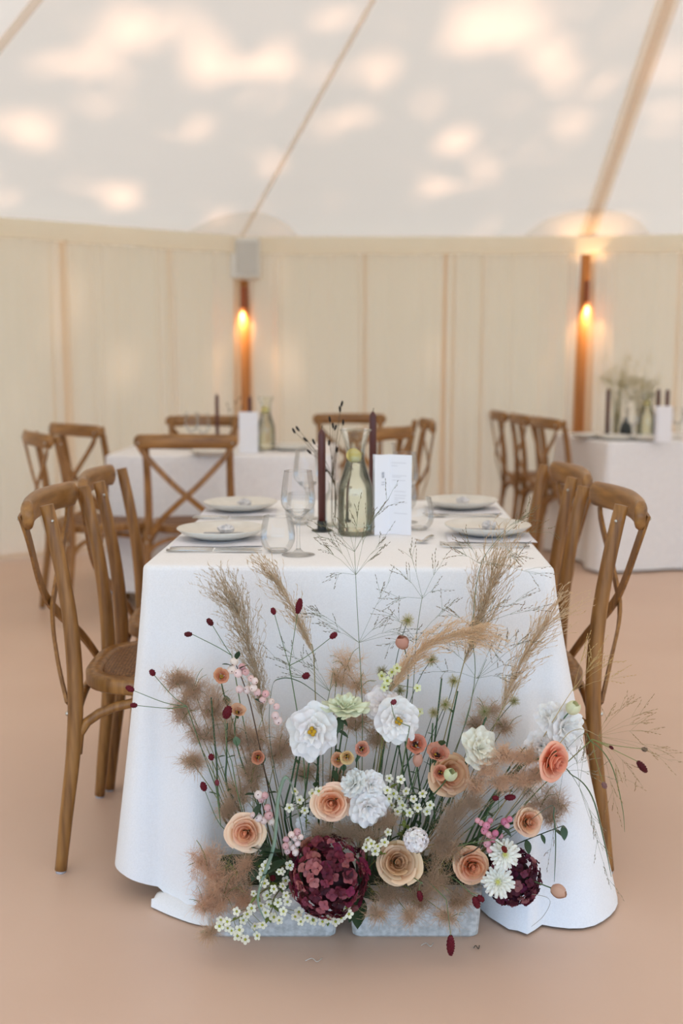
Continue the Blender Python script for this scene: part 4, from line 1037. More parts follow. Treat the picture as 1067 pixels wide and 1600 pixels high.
# white pincushion
t, h, f, sp = flower('white_pincushion', 'white pincushion bloom just above the large tan rose', 'flower', None, 650, 1312, 1.995, (.1, -1, .3), .0018)
rad = 22*MPP; off = Matrix.Translation(-t.location)
part(t, 'cushion', *sphere(h-t.location, rad*.6, 12, 8), M['petal'], color=lin(214, 200, 180))
for i in range(64):
    z = 1-2*(i+.5)/64; a = i*2.39996; r = math.sqrt(1-z*z); d = Vector((r*math.cos(a), r*math.sin(a), z))
    if d.y > .35: continue
    link('petal', FLOR, t, off @ axis_mtx(h+d*rad*.72, (d+Vector((random.uniform(-.4, .4), 0, random.uniform(-.4, .4)))).normalized(), i, rad*.26), jit(lin(246, 240, 236), .05))

# burnet: dark red heads on wiry stems
def burnet_head(px, py, Y, lpx, wpx, ang):
    """returns geometry for a knobbly head at a pixel; ang = image angle of its long axis"""
    c = aty(px, py, Y); d = Vector((math.cos(ang), random.uniform(-.2, .2), math.sin(ang))).normalized(); L_, W_ = lpx*MPP, wpx*MPP
    pts = [c+d*L_*(k/8-.5) for k in range(9)]; rs = [W_*.5*max(.25, math.sin(PI*(k/8*.86+.07)))**.6 for k in range(9)]
    g = [tube(pts, rs, 9)]; a_ = d.orthogonal().normalized(); b_ = d.cross(a_)
    n = max(14, int(lpx*2.2))
    for i in range(n):
        s = (i+.5)/n; p = c+d*L_*(s-.5)*.92; an = i*2.39996; rr_ = W_*.46*max(.3, math.sin(PI*(s*.86+.07)))**.6
        g.append(sphere(p+(a_*math.cos(an)+b_*math.sin(an))*rr_, W_*.13, 5, 4))
    return c-d*L_*.5, d, join(*g)
WINE = lin(112, 26, 38); WINE2 = lin(134, 58, 66); WINE3 = lin(96, 30, 34)
def burnet(label, joint, heads, Y, base=None, col=WINE, scol=lin(98, 118, 76)):
    b = base or foot(joint[0]); t = thing('burnet', label, 'flower', b, group='dark red burnet stems')
    J = aty(joint[0], joint[1], Y); mid = (b+J)/2+Vector((random.uniform(-.02, .02), -.02, .03))
    part(t, 'stem', *tube([p-b for p in smooth_pts([b, mid, J], 6)], [.0013, .0010], 6), M['stem'], color=scol)
    for px, py, l, w_, ang, *cc in heads:
        hb, d, g = burnet_head(px, py, Y+random.uniform(-.015, .01), l, w_, R(ang)); cm = (J+hb)/2-d*.01+Vector((0, 0, -.004))
        hd = part(t, 'flower_head', [v-b for v in g[0]], g[1], M['petal'], color=cc[0] if cc else col)
        part(t, 'head_stem', *tube([p-b for p in smooth_pts([J, cm, hb], 5)], [.0009, .0007], 5), M['stem'], color=scol, parent=None)
burnet('burnet stem with three heads reaching out past the cloth beside the chair leg', (292, 1104), [(238, 1051, 11, 9, 120), (203, 1076, 14, 9, 155), (209, 1102, 11, 8, 178)], 2.1)
burnet('burnet stem with two heads beside the broad upright plume', (362, 1024), [(294, 991, 12, 8, 178, WINE3), (328, 972, 13, 9, 125, WINE3)], 2.1)
burnet('tall burnet stem with the longest upright head, before the slim plume', (452, 1040), [(467, 947, 24, 10, 78), (427, 955, 11, 8, 110), (521, 993, 13, 9, 40), (478, 1056, 12, 10, 25)], 2.08)
burnet('burnet stem with a fat head touching the cream apricot cup flower', (362, 1190), [(355, 1113, 20, 13, 70)], 2.03)
burnet('burnet stem with three small heads hanging over the cloth edge of the smoke bush', (345, 1290), [(318, 1229, 15, 10, 105), (339, 1223, 10, 7, 92, WINE2), (330, 1183, 10, 9, 100)], 2.05)
burnet('burnet stem sweeping sideways past the chair leg with four heads', (925, 1155), [(1003, 1198, 24, 10, -50, WINE3), (1007, 1171, 9, 7, -10, lin(120, 100, 84)), (944, 1227, 11, 8, -65, lin(150, 110, 104)), (955, 1168, 8, 5, -40, WINE3)], 2.03, base=Vector((.262, 2.15, FOAM-.01)), scol=lin(132, 136, 76))
burnet('burnet stem hanging down before the trough with a long head', (697, 1405), [(704, 1477, 36, 12, -88)], 1.975, base=Vector((.17, 2.11, FOAM-.006)))
burnet('burnet stem with a pair of heads under the white dahlias', (732, 1392), [(744, 1410, 20, 11, -70), (751, 1404, 12, 9, -40)], 1.98, base=Vector((.2, 2.11, FOAM-.006)))
burnet('burnet stem with one head hanging over the trough under the tan rose', (660, 1380), [(656, 1400, 17, 9, -80)], 1.985, base=Vector((.12, 2.11, FOAM-.006)))
burnet('burnet stem with two heads below the thick fluffy plume', (760, 1275), [(797, 1246, 17, 9, 10), (774, 1247, 10, 8, 170)], 2.03)
burnet('burnet stem with its head crossing the white dahlia', (770, 1312), [(788, 1327, 11, 8, -60, lin(120, 34, 24))], 1.955)
burnet('burnet stem with a small head between the berries and the large hydrangea', (445, 1370), [(456, 1335, 10, 10, 80), (426, 1372, 9, 9, 80)], 2.02)
burnet('burnet stem with a faded head beside the white ruffled flower eye', (640, 1135), [(615, 1097, 9, 8, 30, WINE2)], 2.02)

# pink berries
LBERRY = [lin(240, 208, 200), lin(246, 224, 216), lin(230, 184, 182), lin(244, 230, 218)]
def berries(label, path, spots, Y, leaves, cols=LBERRY, r=(5, 7)):
    b = foot(path[0][0]); t = thing('snowberry_sprig', label, 'berry sprig', b, group='pink snowberry sprigs')
    P = [b]+[aty(x, y, Y) for x, y in path]; part(t, 'stem', *tube([p-b for p in smooth_pts(P, 4)], [.0016, .0009], 6), M['stem'], color=lin(84, 66, 50))
    for x, y in spots:
        rr_ = random.uniform(*r)*MPP; c = aty(x, y, Y-random.uniform(.004, .02))
        bb = part(t, 'berry', *sphere(c-b, rr_, 12, 8), M['petal'], color=jit(random.choice(cols), .06))
        dd = Vector((random.uniform(-.7, .7), -1, random.uniform(-.7, .5))).normalized(); part(t, 'berry_tip', *sphere(c-b+dd*rr_*.93, rr_*.16, 5, 4), M['petal'], color=lin(120, 70, 60), parent=bb)
    for x, y, dx, dz, L_ in leaves: add_leaf(t, aty(x, y, Y-.012), (dx, -.45, dz), L_*MPP, DKGREEN)
berries('pink snowberry sprig beside the apricot cup flowers', [(400, 1140), (385, 1080), (365, 1030)], [(366, 1034), (362, 1046), (372, 1052), (384, 1050), (378, 1042), (392, 1060), (398, 1064), (386, 1078), (374, 1077), (402, 1082), (415, 1084), (410, 1094), (396, 1075), (424, 1096), (432, 1104), (430, 1118), (434, 1126)], 2.05, [(375, 1045, .6, .5, 20), (362, 1040, -.6, .3, 18), (398, 1092, .8, -.2, 16), (370, 1030, .2, 1, 18)])
berries('pink snowberry sprig with two dark leaves above the pale peach rose', [(430, 1330), (415, 1280), (408, 1245)], [(408, 1249), (404, 1278), (418, 1262), (420, 1274), (412, 1282), (424, 1284), (396, 1274), (414, 1243), (404, 1242)], 2.03, [(408, 1256, -.5, -.7, 26), (400, 1242, -.8, .3, 20), (418, 1240, .8, .4, 18)])
berries('cluster of pale pink snowberries beside the large hydrangea', [(450, 1350), (455, 1320)], [(447, 1312), (455, 1304), (464, 1300), (461, 1310), (452, 1318), (465, 1318), (458, 1324), (446, 1322), (470, 1308), (449, 1330), (462, 1332)], 2.01, [(440, 1330, -.8, .2, 40), (446, 1345, -.9, -.3, 42), (430, 1335, -.5, .5, 30)], r=(4.5, 6))
berries('bright pink snowberry sprig over the white dahlias', [(740, 1330), (765, 1295), (800, 1280)], [(752, 1286), (760, 1290), (766, 1282), (757, 1298), (764, 1304), (774, 1302), (782, 1306), (788, 1284), (796, 1280), (792, 1290), (746, 1282), (770, 1312), (761, 1318), (765, 1328)], 2.0, [(784, 1292, .7, -.5, 20), (784, 1294, -.5, -.6, 18), (774, 1282, .5, .7, 18), (768, 1276, -.4, .8, 16)], [lin(228, 150, 168), lin(236, 176, 184), lin(214, 128, 150)], r=(4, 6.5))

# white wax flowers
V, F, MI = [], [], []
for p_ in range(5):
    a = p_*2*PI/5; n0 = len(V); V.append((.15*math.cos(a), .15*math.sin(a), .02))
    for k in range(9):
        an = 2*PI*k/9; x, y = .66+.38*math.cos(an), .40*math.sin(an); V.append((x*math.cos(a)-y*math.sin(a), x*math.sin(a)+y*math.cos(a), .18*x))
    F += [(n0, n0+1+k, n0+1+(k+1) % 9) for k in range(9)]
WAXP = mesh_data('wax_floret', V, F, M['petal'], False)
WAXC = mesh_data('wax_centre', *sphere((0, 0, .05), .3, 8, 5, .6), M['petal'])
def wax(label, path, spots, Y, leafy=10, col=lin(240, 236, 212)):
    b = foot(path[0][0]); t = thing('wax_flower_sprig', label, 'flower', b, group='white wax flower sprigs')
    P = [b]+[aty(x, y, Y) for x, y in path]; sp = smooth_pts(P, 5); part(t, 'stem', *tube([p-b for p in sp], [.0014, .0008], 6), M['stem'], color=OLIVE)
    off = Matrix.Translation(-b)
    for x, y, *r_ in spots:
        rp = r_[0] if r_ else random.uniform(6.2, 8); c = aty(x, y, Y-random.uniform(.008, .03)); fc = Vector((random.uniform(-.6, .6), -1, random.uniform(-.3, .7))).normalized()
        m = off @ axis_mtx(c, fc, random.uniform(0, 6), rp*MPP); fl_ = link('floret', WAXP, t, m, jit(col, .04)); link('floret_eye', WAXC, fl_, None, lin(176, 176, 60))
        q = min(sp, key=lambda s: (s-c).length); part(t, 'stalk', *tube([q-b, (q+c)/2-b+Vector((0, .004, -.003)), c-fc*.001-b], .0006, 4), M['stem'], color=OLIVE)
    for i in range(leafy):
        q = random.choice(sp[3:]); add_leaf(t, q, (random.uniform(-1, 1), -.5, random.uniform(-.6, 1)), random.uniform(.012, .02), lin(122, 138, 62), name='needle')
wax('white wax flower sprig spilling lowest over the trough corner', [(400, 1400), (380, 1430), (345, 1445)], [(345, 1437), (343, 1447), (356, 1450), (362, 1454), (370, 1424), (386, 1428), (380, 1438), (374, 1453), (371, 1462), (383, 1468), (398, 1447), (410, 1445), (393, 1419), (355, 1440), (402, 1462)], 1.99)
wax('white wax flower sprig along the trough rim under the round smoke bush', [(430, 1400), (425, 1420), (415, 1440)], [(415, 1426), (428, 1433), (443, 1424), (434, 1410), (420, 1413), (447, 1399), (449, 1409), (436, 1438), (467, 1425), (461, 1432), (408, 1415)], 2.0)
wax('white wax flower sprig standing between the round smoke bush and hydrangea', [(430, 1390), (420, 1370), (414, 1350)], [(415, 1352), (411, 1360), (409, 1371), (413, 1380), (428, 1389), (417, 1399), (442, 1384), (446, 1376), (453, 1352), (440, 1362), (396, 1396, 5), (436, 1362, 5), (420, 1346, 6)], 2.01)
wax('white wax flower sprig at the trough rim under the large hydrangea', [(480, 1420), (500, 1432), (520, 1436)], [(480, 1434), (490, 1438), (504, 1440), (513, 1436), (524, 1440), (533, 1434), (541, 1418), (470, 1440), (545, 1428)], 1.985, 6)
wax('white wax flower sprig filling the gap beside the white trio', [(630, 1300), (625, 1260), (620, 1225)], [(608, 1248), (615, 1240), (624, 1248), (629, 1258), (646, 1248), (660, 1240), (640, 1270), (621, 1268), (634, 1236), (605, 1235), (626, 1218), (608, 1216), (612, 1258), (652, 1262), (667, 1268), (672, 1258)], 2.06, 16)
wax('small wax flower sprig above the tan rose', [(590, 1340), (588, 1325), (582, 1315)], [(580, 1318), (572, 1324), (590, 1322), (601, 1316), (586, 1330), (574, 1312), (606, 1300)], 2.02, 10)
wax('wax flower sprig behind the peach rose over the hydrangea', [(480, 1300), (478, 1270), (470, 1255)], [(452, 1262), (476, 1266), (488, 1240), (498, 1236), (468, 1250), (461, 1236)], 2.06, 12)
wax('greenish wax flower sprig above the flat white ruffled flower', [(600, 1140), (606, 1075), (610, 1045)], [(596, 1056), (605, 1064), (612, 1050), (600, 1074), (620, 1044), (652, 1075), (648, 1118), (655, 1112)], 2.09, 14, lin(226, 228, 180))

# seed heads
def seedhead(px, py, rpx, Y, lab):
    t, h, f, sp = flower('seed_head', 'fuzzy pale green seed head '+lab, 'seed head', 'pale fuzzy seed heads', px, py, Y, (random.uniform(-.5, .5), -.6, .8), .0009, lin(70, 90, 62))
    rad = rpx*MPP; d = runit(150); c = np.array(h-t.location)
    Pf = np.stack([c+d*rad*.15, c+d*rad*.6+rng.normal(size=(150, 3))*rad*.1, c+d*rad*1.05+rng.normal(size=(150, 3))*rad*.12], 1)
    part(t, 'hairs', *filaments(Pf, .00035, .00018), M['fuzz'], color=lin(214, 206, 160))['kind'] = 'stuff'
    part(t, 'core', *sphere(h-t.location, rad*.26, 8, 6), M['petal'], color=lin(120, 128, 52))
for x, y, r_, lab in ((637, 969, 11, 'standing highest, over the dusty pink bud'), (674, 1031, 11, 'tucked under the bending plume'), (709, 1064, 11, 'at the foot of the tallest plume'), (696, 1101, 12, 'below the one at the tallest plume foot'), (597, 1049, 10, 'beside the greenish wax flowers and bending plume stalk'), (625, 1079, 10, 'over the flat white ruffled flower'), (677, 1113, 9, 'above the large terracotta cup flower'), (757, 1112, 10, 'within the pinkish smoke bush cloud'), (803, 1096, 9, 'at the foot of the leaning plume')): seedhead(x, y, r_, 2.1, lab)

# smoke bush clouds
def smoke(label, clouds, Y, col, dens=1, base=None, fine=1, gcol=OLIVE, nm=('smoke_bush_sprig', 'foliage', 'smoke bush sprigs', 'haze'), hl=(.011, .032)):
    """clouds: list of (px, py, rx, ry)"""
    b = base or foot(clouds[0][0]); t = thing(nm[0], label, nm[1], b, group=nm[2]); geo = []; br = []
    for px, py, rx, ry in clouds:
        c = np.array(aty(px, py, Y)); sx, sz = rx*MPP, ry*MPP; sy = min(sx, sz)*.6
        br.append(tube([p-b for p in smooth_pts([b, (b+Vector(c))/2+Vector((0, 0, .02)), Vector(c)], 4)], [.0013, .0007], 5))
        for _ in range(5):
            e = Vector(c)+Vector(list(runit(1)[0]*np.array([sx, sy, sz])*.85)); br.append(tube([p-b for p in smooth_pts([Vector(c)-Vector((0, 0, sz*.5)), (Vector(c)+e)/2, e], 3)], [.0008, .0004], 4))
        nb = int(32*dens*max(.5, rx*ry/2500)); u = runit(nb)*(rng.uniform(.15, 1, (nb, 1))**.5)*np.array([sx, sy, sz])*.86
        tips = c+u; st = c+u*.1+np.array([0, 0, -sz*.3])
        mid = (st+tips)/2+rng.normal(size=(nb, 3))*.004
        geo.append(filaments(np.stack([st, mid, tips], 1), .0005, .0003))
        m = int(42*fine); P0_ = np.repeat(tips, m, 0); nn = len(P0_)
        back = rng.uniform(0, .75, (nn, 1)); P0_ = P0_+(np.repeat(st, m, 0)-P0_)*back+rng.normal(size=(nn, 3))*np.array([.004, .003, .004])
        d = runit(nn); L_ = rng.uniform(*hl, (nn, 1)); k1 = runit(nn)*.006; k2 = runit(nn)*.009
        Pf = np.stack([P0_, P0_+d*L_*.5+k1*.8, P0_+d*L_+k1+k2*.6], 1)
        geo.append(filaments(Pf, .00033, .00018))
    V, F = ncat(*geo); part(t, nm[3], V, F, M['fuzz'], color=mixc(col, (1., .78, .55), .72), world=True)['kind'] = 'stuff'
    part(t, 'branches', *join(*br), M['stem'], color=gcol)
SM1, SM2, SM3, SM4 = lin(186, 148, 118), lin(190, 164, 136), lin(168, 138, 96), lin(196, 168, 150)
smoke('round rusty smoke bush puff at the trough corner above the wax flowers', [(345, 1380, 68, 66), (325, 1342, 44, 40), (372, 1350, 40, 34), (320, 1410, 40, 34), (380, 1400, 34, 30)], 2.04, lin(192, 142, 116), .75)
smoke('airy tan smoke bush cloud reaching out towards the burnet heads', [(300, 1070, 42, 36), (285, 1110, 30, 30), (330, 1100, 44, 40), (318, 1140, 40, 34), (358, 1140, 40, 40), (400, 1150, 44, 44), (435, 1165, 40, 48), (275, 1060, 24, 22), (395, 1195, 36, 30)], 2.12, lin(182, 152, 128), .95)
smoke('small separate smoke bush tuft over the cloth', [(298, 1188, 30, 20)], 2.1, lin(196, 170, 134), .9)
smoke('pale smoke bush tuft between the burnet heads and pale peach rose', [(376, 1238, 36, 34), (358, 1262, 26, 26), (392, 1210, 30, 30)], 2.1, lin(190, 160, 124), .9)
smoke('sparse smoke bush cloud behind the tall fine grass stem', [(540, 1030, 34, 36), (560, 1065, 38, 30), (525, 1060, 26, 28)], 2.16, lin(196, 176, 148), .55)
smoke('brown smoke bush haze behind the apricot cup flowers', [(555, 1125, 36, 36), (590, 1150, 30, 30), (480, 1200, 40, 30), (530, 1215, 36, 26)], 2.13, SM3, .8)
smoke('brown smoke bush tuft between hydrangea and white trio', [(540, 1300, 36, 22), (575, 1305, 30, 24), (500, 1300, 24, 18), (600, 1280, 24, 22)], 2.03, lin(166, 130, 92), 1)
smoke('olive brown smoke bush mass spreading over the trough by the peach rose', [(680, 1370, 46, 42), (700, 1320, 44, 32), (650, 1400, 40, 28), (720, 1400, 34, 26), (600, 1395, 34, 26)], 2.03, lin(160, 124, 78), 1.1, gcol=lin(150, 146, 56))
smoke('thin smoke bush strands hanging before the trough', [(590, 1425, 26, 18), (700, 1430, 34, 16), (640, 1430, 26, 14), (330, 1455, 22, 12)], 1.99, lin(160, 134, 104), .5)
smoke('pinkish smoke bush cloud under the tallest plume', [(760, 1105, 34, 28), (790, 1130, 36, 28), (745, 1130, 24, 22)], 2.14, SM4, .55)
smoke('pale pink smoke bush cloud beside the peach rose over the cloth', [(845, 1245, 40, 34), (875, 1255, 30, 22), (820, 1220, 30, 26), (860, 1275, 24, 18)], 2.08, lin(204, 180, 168), .65)

# grass plumes
def plume(label, axis, Y, wpx, col, n=150, fluff=0, taper=1, base=None, seeds=13):
    b = base or foot(axis[0][0]); t = thing('grass_plume', label, 'grass', b, group='tan grass plumes')
    ax = smooth_pts([aty(x, y, Y) for x, y in axis], 8); m = len(ax)
    part(t, 'stem', *tube([p-b for p in smooth_pts([b, (b+ax[0])/2+Vector((0, 0, .02)), ax[0], ax[min(4, m-1)]], 5)], [.0015, .0009], 6), M['stem'], color=lin(150, 138, 92))
    A = np.array([list(p) for p in ax]); T = np.gradient(A, axis=0); T /= np.linalg.norm(T, axis=1, keepdims=True)
    ti = rng.uniform(0, .86, n); idx = (ti*(m-1)).astype(int); P0_ = A[idx]; tg = T[idx]; W_ = wpx*MPP
    az = runit(n); az -= tg*(az*tg).sum(1, keepdims=True); az /= np.linalg.norm(az, axis=1, keepdims=True); az[:, 1] *= .6
    prof = (np.sin(PI*np.clip(ti*.75+.12, 0, 1))**.8)[:, None]; wd = W_*.56*prof*rng.uniform(.2, 1.15, (n, 1)); ln = W_*rng.uniform(1.0, 1.9, (n, 1))*(.55+.5*prof)*(1-.55*fluff)
    nxt = np.minimum(idx+6, m-1); t2 = T[nxt]
    P1_ = P0_+tg*ln*.35+az*wd*.5; P2_ = P0_+(tg*.5+t2*.5)*ln*.7+az*wd*.95; P3_ = P0_+(tg*.3+t2*.7)*ln+az*wd*1.15+np.array([0, 0, -1])*wd*.25
    tt = np.linspace(0, 1, 8)[None, :, None]; Pb = P0_[:, None]*(1-tt)**3+3*P1_[:, None]*tt*(1-tt)**2+3*P2_[:, None]*tt*tt*(1-tt)+P3_[:, None]*tt**3
    cv = np.cross(tg, az); phs = rng.uniform(0, 6, (n, 1, 1)); cw = (ln*.07)[:, None]*tt
    Pb = Pb+cw*(np.sin(tt*9+phs)*az[:, None]+np.cos(tt*8+phs)*cv[:, None]); geo = [filaments(Pb, .00045, .00028)]
    k = seeds; s = rng.uniform(.12, 1, (n, k)); seg = np.clip((s*7).astype(int), 0, 6); fr = s*7-seg
    i0 = np.arange(n)[:, None]; Ps = Pb[i0, seg]*(1-fr[..., None])+Pb[i0, seg+1]*fr[..., None]; dr = Pb[i0, seg+1]-Pb[i0, seg]; dr /= np.linalg.norm(dr, axis=2, keepdims=True)+1e-9
    Ps = Ps.reshape(-1, 3); dr = dr.reshape(-1, 3); nn = len(Ps); spread = .45+fluff*.6
    d = dr*(1-.6*fluff)+runit(nn)*spread; d /= np.linalg.norm(d, axis=1, keepdims=True); L_ = rng.uniform(.004, .007, (nn, 1))*(1+fluff*1.0)
    geo.append(filaments(np.stack([Ps, Ps+d*L_*.5, Ps+d*L_], 1), .0006-.00022*fluff, .00018))
    V, F = ncat(*geo); part(t, 'plume', V, F, M['fuzz'], color=mixc(col, (.96, .80, .56), .8), world=True)['kind'] = 'stuff'
PT, PL2 = lin(186, 156, 122), lin(202, 174, 144)
plume('broad upright tan plume beside the pink snowberries', [(410, 1125), (402, 1060), (385, 1000), (372, 960), (362, 942)], 2.15, 62, lin(178, 152, 118), 230, .3)
plume('slim tan plume leaning behind the longest burnet head', [(490, 1025), (474, 985), (455, 945), (436, 915), (424, 898)], 2.16, 42, lin(188, 160, 126), 120)
plume('tan plume bending over sideways from the white ruffled flowers', [(607, 1085), (630, 1050), (658, 1015), (695, 995), (725, 990), (740, 992)], 2.08, 52, lin(196, 160, 126), 230, .3)
plume('tallest tan plume rising above the table edge', [(724, 1038), (738, 1000), (752, 960), (764, 920), (772, 888)], 2.13, 66, lin(178, 142, 102), 170, 0, seeds=16)
plume('tan plume leaning towards the chair on the trailing grass side', [(783, 1112), (800, 1065), (822, 1020), (845, 985), (862, 966)], 2.12, 56, lin(180, 152, 120), 150, .1)
PN = ('grass_plume', 'grass', 'tan grass plumes', 'plume')
smoke('thick fluffy pinkish plume arching before the creamy closed flower', [(762, 1195, 30, 24), (790, 1178, 34, 22), (825, 1183, 32, 22), (838, 1208, 18, 18), (778, 1218, 36, 20), (818, 1216, 36, 20), (745, 1225, 22, 20)], 2.04, lin(206, 182, 164), 1.15, nm=PN, hl=(.007, .015), gcol=TAN)
smoke('short fluffy plume below the beige apricot rose', [(712, 1262, 30, 24), (735, 1252, 24, 20), (700, 1290, 24, 22), (690, 1312, 18, 16)], 2.03, lin(196, 174, 152), 1.15, nm=PN, hl=(.007, .015), gcol=TAN)

# fine panicle grass
def panicle(label, stem, whorls, Y, col=lin(112, 96, 70), scol=lin(120, 130, 96), sub=5, base=None):
    """stem: pixel path; whorls: (px,py, [(endx,endy),...])"""
    b = base or foot(stem[0][0]); t = thing('fine_grass', label, 'grass', b, group='fine panicle grasses')
    S_ = smooth_pts([b]+[aty(x, y, Y) for x, y in stem], 6); part(t, 'stem', *tube([p-b for p in S_], [.0011, .0005], 6), M['stem'], color=scol)
    geo, sd = [], []
    for x, y, ends in whorls:
        J = np.array(aty(x, y, Y))
        for ex, ey in ends:
            E = np.array(aty(ex, ey, Y+random.uniform(-.05, .03))); md = (J+E)/2+np.array([0, 0, .006]); geo.append(filaments(np.array([[J, md, E]]), .00036, .00024))
            d0 = (E-J); L_ = np.linalg.norm(d0); d0 /= L_+1e-9
            for s in range(sub):
                f_ = random.uniform(.5, 1); p = J+(E-J)*f_+np.array([0, 0, .006*4*f_*(1-f_)]); dv = d0+np.array([random.uniform(-.7, .7), random.uniform(-.4, .4), random.uniform(-.6, .6)]); dv /= np.linalg.norm(dv); l2 = random.uniform(.02, .05)
                q = p+dv*l2; geo.append(filaments(np.array([[p, (p+q)/2+np.array([0, 0, .002]), q]]), .00032, .00024))
                for g_ in range(random.randint(3, 5)):
                    c = p+dv*l2*(1-.17*g_)+np.array([random.uniform(-.0015, .0015), 0, random.uniform(-.0015, .0015)]); e = c+dv*.0045; sd.append([c, (c+e)/2, e])
    V, F = ncat(*geo); part(t, 'branches', V, F, M['stem'], color=scol, world=True)['kind'] = 'stuff'
    sd = np.array(sd); c = sd[:, 1]; V, F = filaments(np.stack([sd[:, 0], sd[:, 0]*.6+sd[:, 2]*.4, sd[:, 2]], 1), .0009, .0004); part(t, 'seeds', V, F, M['stem'], color=col, world=True)['kind'] = 'stuff'
panicle('tallest fine grass with a single straight green stem through the middle', [(566, 1150), (565, 1080), (561, 1004), (557, 930), (554, 862)], [(561, 1004, [(478, 946), (490, 960), (610, 905), (625, 985), (650, 990), (600, 975), (515, 985)]), (556, 898, [(508, 860), (520, 850), (590, 868), (600, 845), (575, 820), (530, 830), (515, 902)]), (554, 862, [(538, 810), (590, 800), (608, 778), (560, 795), (495, 838), (510, 825)])], 2.1)
panicle('fine grass fanning out before the menu card', [(640, 1130), (650, 1000), (660, 930)], [(660, 935, [(640, 862), (690, 880), (630, 900), (680, 925), (612, 940)]), (650, 1000, [(700, 950), (610, 960), (720, 1010), (600, 1010), (690, 990)])], 2.12, lin(124, 100, 66))
panicle('fine grass trailing over the plate edge and tallest plume', [(735, 1100), (738, 980), (752, 880), (790, 830)], [(748, 880, [(715, 868), (775, 885), (810, 872), (838, 898), (828, 800), (730, 850)]), (775, 840, [(832, 800), (866, 832), (800, 870), (818, 812)]), (738, 980, [(790, 940), (830, 930), (850, 950), (700, 960), (780, 1030)])], 2.11, lin(132, 100, 60))
panicle('fine grass spraying over the cloth beside the leaning plume', [(720, 1150), (740, 1080), (760, 1030)], [(745, 1060, [(800, 1000), (820, 1030), (780, 990), (835, 990), (700, 1010), (790, 1060), (690, 1050)])], 2.13, lin(124, 100, 66))
panicle('pale fine grass spraying sideways past the chair leg', [(860, 1180), (900, 1140), (935, 1150)], [(935, 1150, [(975, 1105), (1022, 1108), (1014, 1128), (1026, 1143), (1050, 1190), (1048, 1178), (1005, 1230), (980, 1230), (960, 1250), (950, 1120)])], 2.02, lin(166, 132, 84), lin(170, 150, 104), base=Vector((.262, 2.14, FOAM-.01)))
panicle('golden fine grass crossing the chair seat', [(850, 1150), (880, 1100), (900, 1070)], [(895, 1080, [(930, 1030), (940, 1020), (955, 1035), (960, 1060), (925, 1045), (915, 1010)])], 2.05, lin(206, 170, 110), lin(190, 164, 110), base=Vector((.255, 2.14, FOAM-.01)))
panicle('fine grass drooping down the cloth under the pink smoke bush cloud', [(840, 1220), (880, 1200), (905, 1230)], [(905, 1230, [(930, 1290), (942, 1330), (955, 1390), (900, 1180), (915, 1160)]), (880, 1205, [(915, 1190), (930, 1210), (860, 1330)])], 2.06, lin(150, 130, 104), base=Vector((.25, 2.14, FOAM-.01)))
panicle('fine grass before the tallest burnet stem', [(505, 1150), (515, 1080), (520, 1050)], [(515, 1080, [(470, 1030), (450, 1050), (440, 1010), (490, 1040), (430, 1030)])], 2.12, lin(110, 96, 74))
# green blades
def blade(label, path, Y, w_, col, base=None):
    b = base or foot(path[0][0]); P = smooth_pts([b]+[aty(x, y, Y-.004*i) for i, (x, y) in enumerate(path)], 6); n = len(P); rings = []
    for i, (p, a, bb) in enumerate(frames(P)):
        q = w_*.5*min(1, 1.15-(i/(n-1))**3); rings.append([p-b+bb*q+a*.0002, p-b-bb*q+a*.0002, p-b-bb*q*.9-a*.0004, p-b+bb*q*.9-a*.0004])
    o = link('ribbon_grass', mesh_data('ribbon_grass', *loft(rings), M['stem']), None, None, col); o.location = b; tag(o, label, 'grass')
    o['group'] = 'green grass blades'
blade('green grass blade arching over before the burnet heads', [(425, 1180), (424, 1080), (440, 1060), (470, 1066), (510, 1095)], 2.07, .0045, lin(70, 92, 64))
blade('broad grey-green blade drooping down to the wax flowers', [(455, 1225), (436, 1240), (428, 1320), (408, 1380), (403, 1410), (415, 1440)], 1.99, .008, lin(132, 152, 130), base=Vector((-.06, 2.1, FOAM-.01)))
blade('green blade curving along the cloth edge below the coral peach rose', [(860, 1215), (895, 1212), (925, 1245), (945, 1320), (955, 1370)], 2.05, .0045, lin(96, 116, 82), base=Vector((.26, 2.13, FOAM-.01)))
blade('thin green blade hanging in front of the chair leg', [(890, 1165), (925, 1160), (955, 1195), (972, 1260), (976, 1300)], 2.03, .0026, lin(104, 120, 72), base=Vector((.262, 2.13, FOAM-.01)))
blade('green blade hanging straight down to the dusty peach bud', [(850, 1265), (865, 1278), (868, 1320), (866, 1378)], 2.04, .004, lin(92, 112, 86), base=Vector((.255, 2.12, FOAM-.01)))
blade('pale curled tendril below the dusty peach bud', [(820, 1395), (858, 1405), (850, 1430), (830, 1448)], 2.02, .0014, lin(160, 152, 132), base=Vector((.255, 2.11, FOAM-.01)))
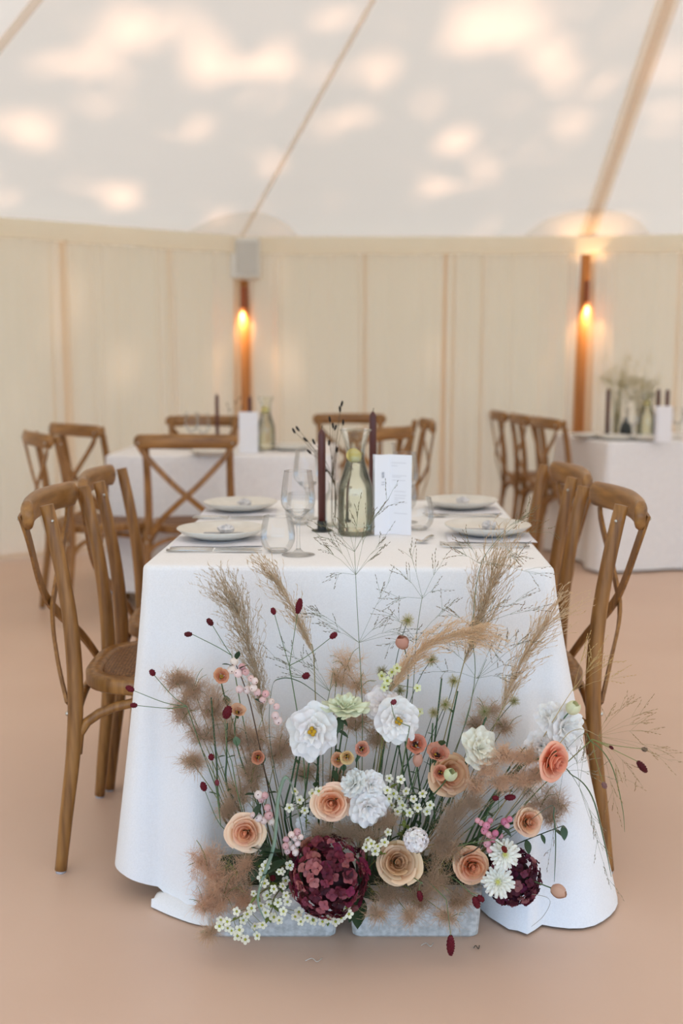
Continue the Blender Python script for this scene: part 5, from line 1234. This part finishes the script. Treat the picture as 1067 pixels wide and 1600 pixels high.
# extra upright green stems that carry the high flowers
for i, (x0, y0, x1, y1) in enumerate([(468, 1300, 486, 1165), (478, 1300, 500, 1160), (455, 1290, 470, 1175), (655, 1290, 632, 1150), (668, 1290, 650, 1180), (675, 1300, 676, 1130), (664, 1290, 690, 1060), (690, 1270, 760, 1120), (640, 1280, 620, 1150), (445, 1280, 470, 1150), (682, 1290, 715, 1080), (350, 1280, 330, 1090), (360, 1240, 355, 1130)]):
    b = foot(x0); P = smooth_pts([b, aty(x0, y0, 2.1), aty((x0+x1)/2+random.uniform(-4, 4), (y0+y1)/2, 2.1), aty(x1, y1, 2.1)], 5)
    t = thing('leafy_green_stem', 'bare upright green stem among the flowers', 'stem', b, group='bare upright green stems')
    part(t, 'stalk', *tube([p-b for p in P], [.0026, .0016], 7), M['stem'], color=jit(lin(64, 88, 56), .2))
    for k in range(3): add_leaf(t, P[random.randint(5, len(P)-3)], (random.uniform(-1, 1), -.3, .5), .022, GREEN)
# green leaves low among the flowers
for px, py, L_, dx, dz, lab in [(436, 1335, 56, -.6, .4, 'dark green leaf sprig between pale peach rose and berries'), (560, 1400, 50, .5, -.2, 'dark green leaf sprig at the gap between the troughs'), (640, 1390, 45, .4, .3, 'dark green leaf sprig under the tan rose'), (470, 1350, 45, -.7, .1, 'dark green leaf sprig behind the large hydrangea'), (770, 1350, 40, .6, .5, 'dark green leaf sprig behind the white dahlias'), (400, 1340, 46, -.5, -.5, 'dark green leaf sprig below the pale peach rose'), (690, 1165, 20, .5, .4, 'dark green leaf sprig behind the terracotta flowers'), (530, 1120, 24, .3, -.8, 'dark green leaf sprig under the tipped greenish white flower'), (880, 1290, 22, .3, -.9, 'olive leaf sprig below the pink smoke bush cloud')]:
    b = foot(px); t = thing('leaf_sprig', lab, 'leaves', b); p = aty(px, py, 2.06)
    sp = smooth_pts([b, (b+p)/2+Vector((0, -.01, .015)), p], 4); part(t, 'stem', *tube([q-b for q in sp], [.0016, .0009], 6), M['stem'], color=DKGREEN)
    for k in range(5):
        q = sp[-1-k % 4]; add_leaf(t, q, (dx+random.uniform(-.8, .8), -.5, dz+random.uniform(-.6, .6)), L_*MPP*random.uniform(.7, 1.1), jit(lin(60, 84, 52), .2))
# stray bits on the floor
for px, py, r_, col, lab in [(490, 1502, 26, lin(206, 196, 184), 'pale dry stalk lying on the floor before the gap between troughs'), (745, 1482, 10, lin(90, 76, 60), 'small brown seed scrap lying on the floor'), (668, 1478, 20, lin(200, 190, 176), 'pale curled stalk lying at the foot of the trough')]:
    p = atz(px, py, .0015); L_ = r_*MPP; g = tube(smooth_pts([(-L_/2, 0, .0012), (-L_*.1, .008, .002), (L_*.2, -.004, .0015), (L_/2, .01, .0012)], 4), .0009, 5)
    o = link('dry_stalk', mesh_data('dry_stalk', *g, M['stem']), None, None, col); o.location = p; tag(o, lab, 'stalk', 'dry scraps on the floor')
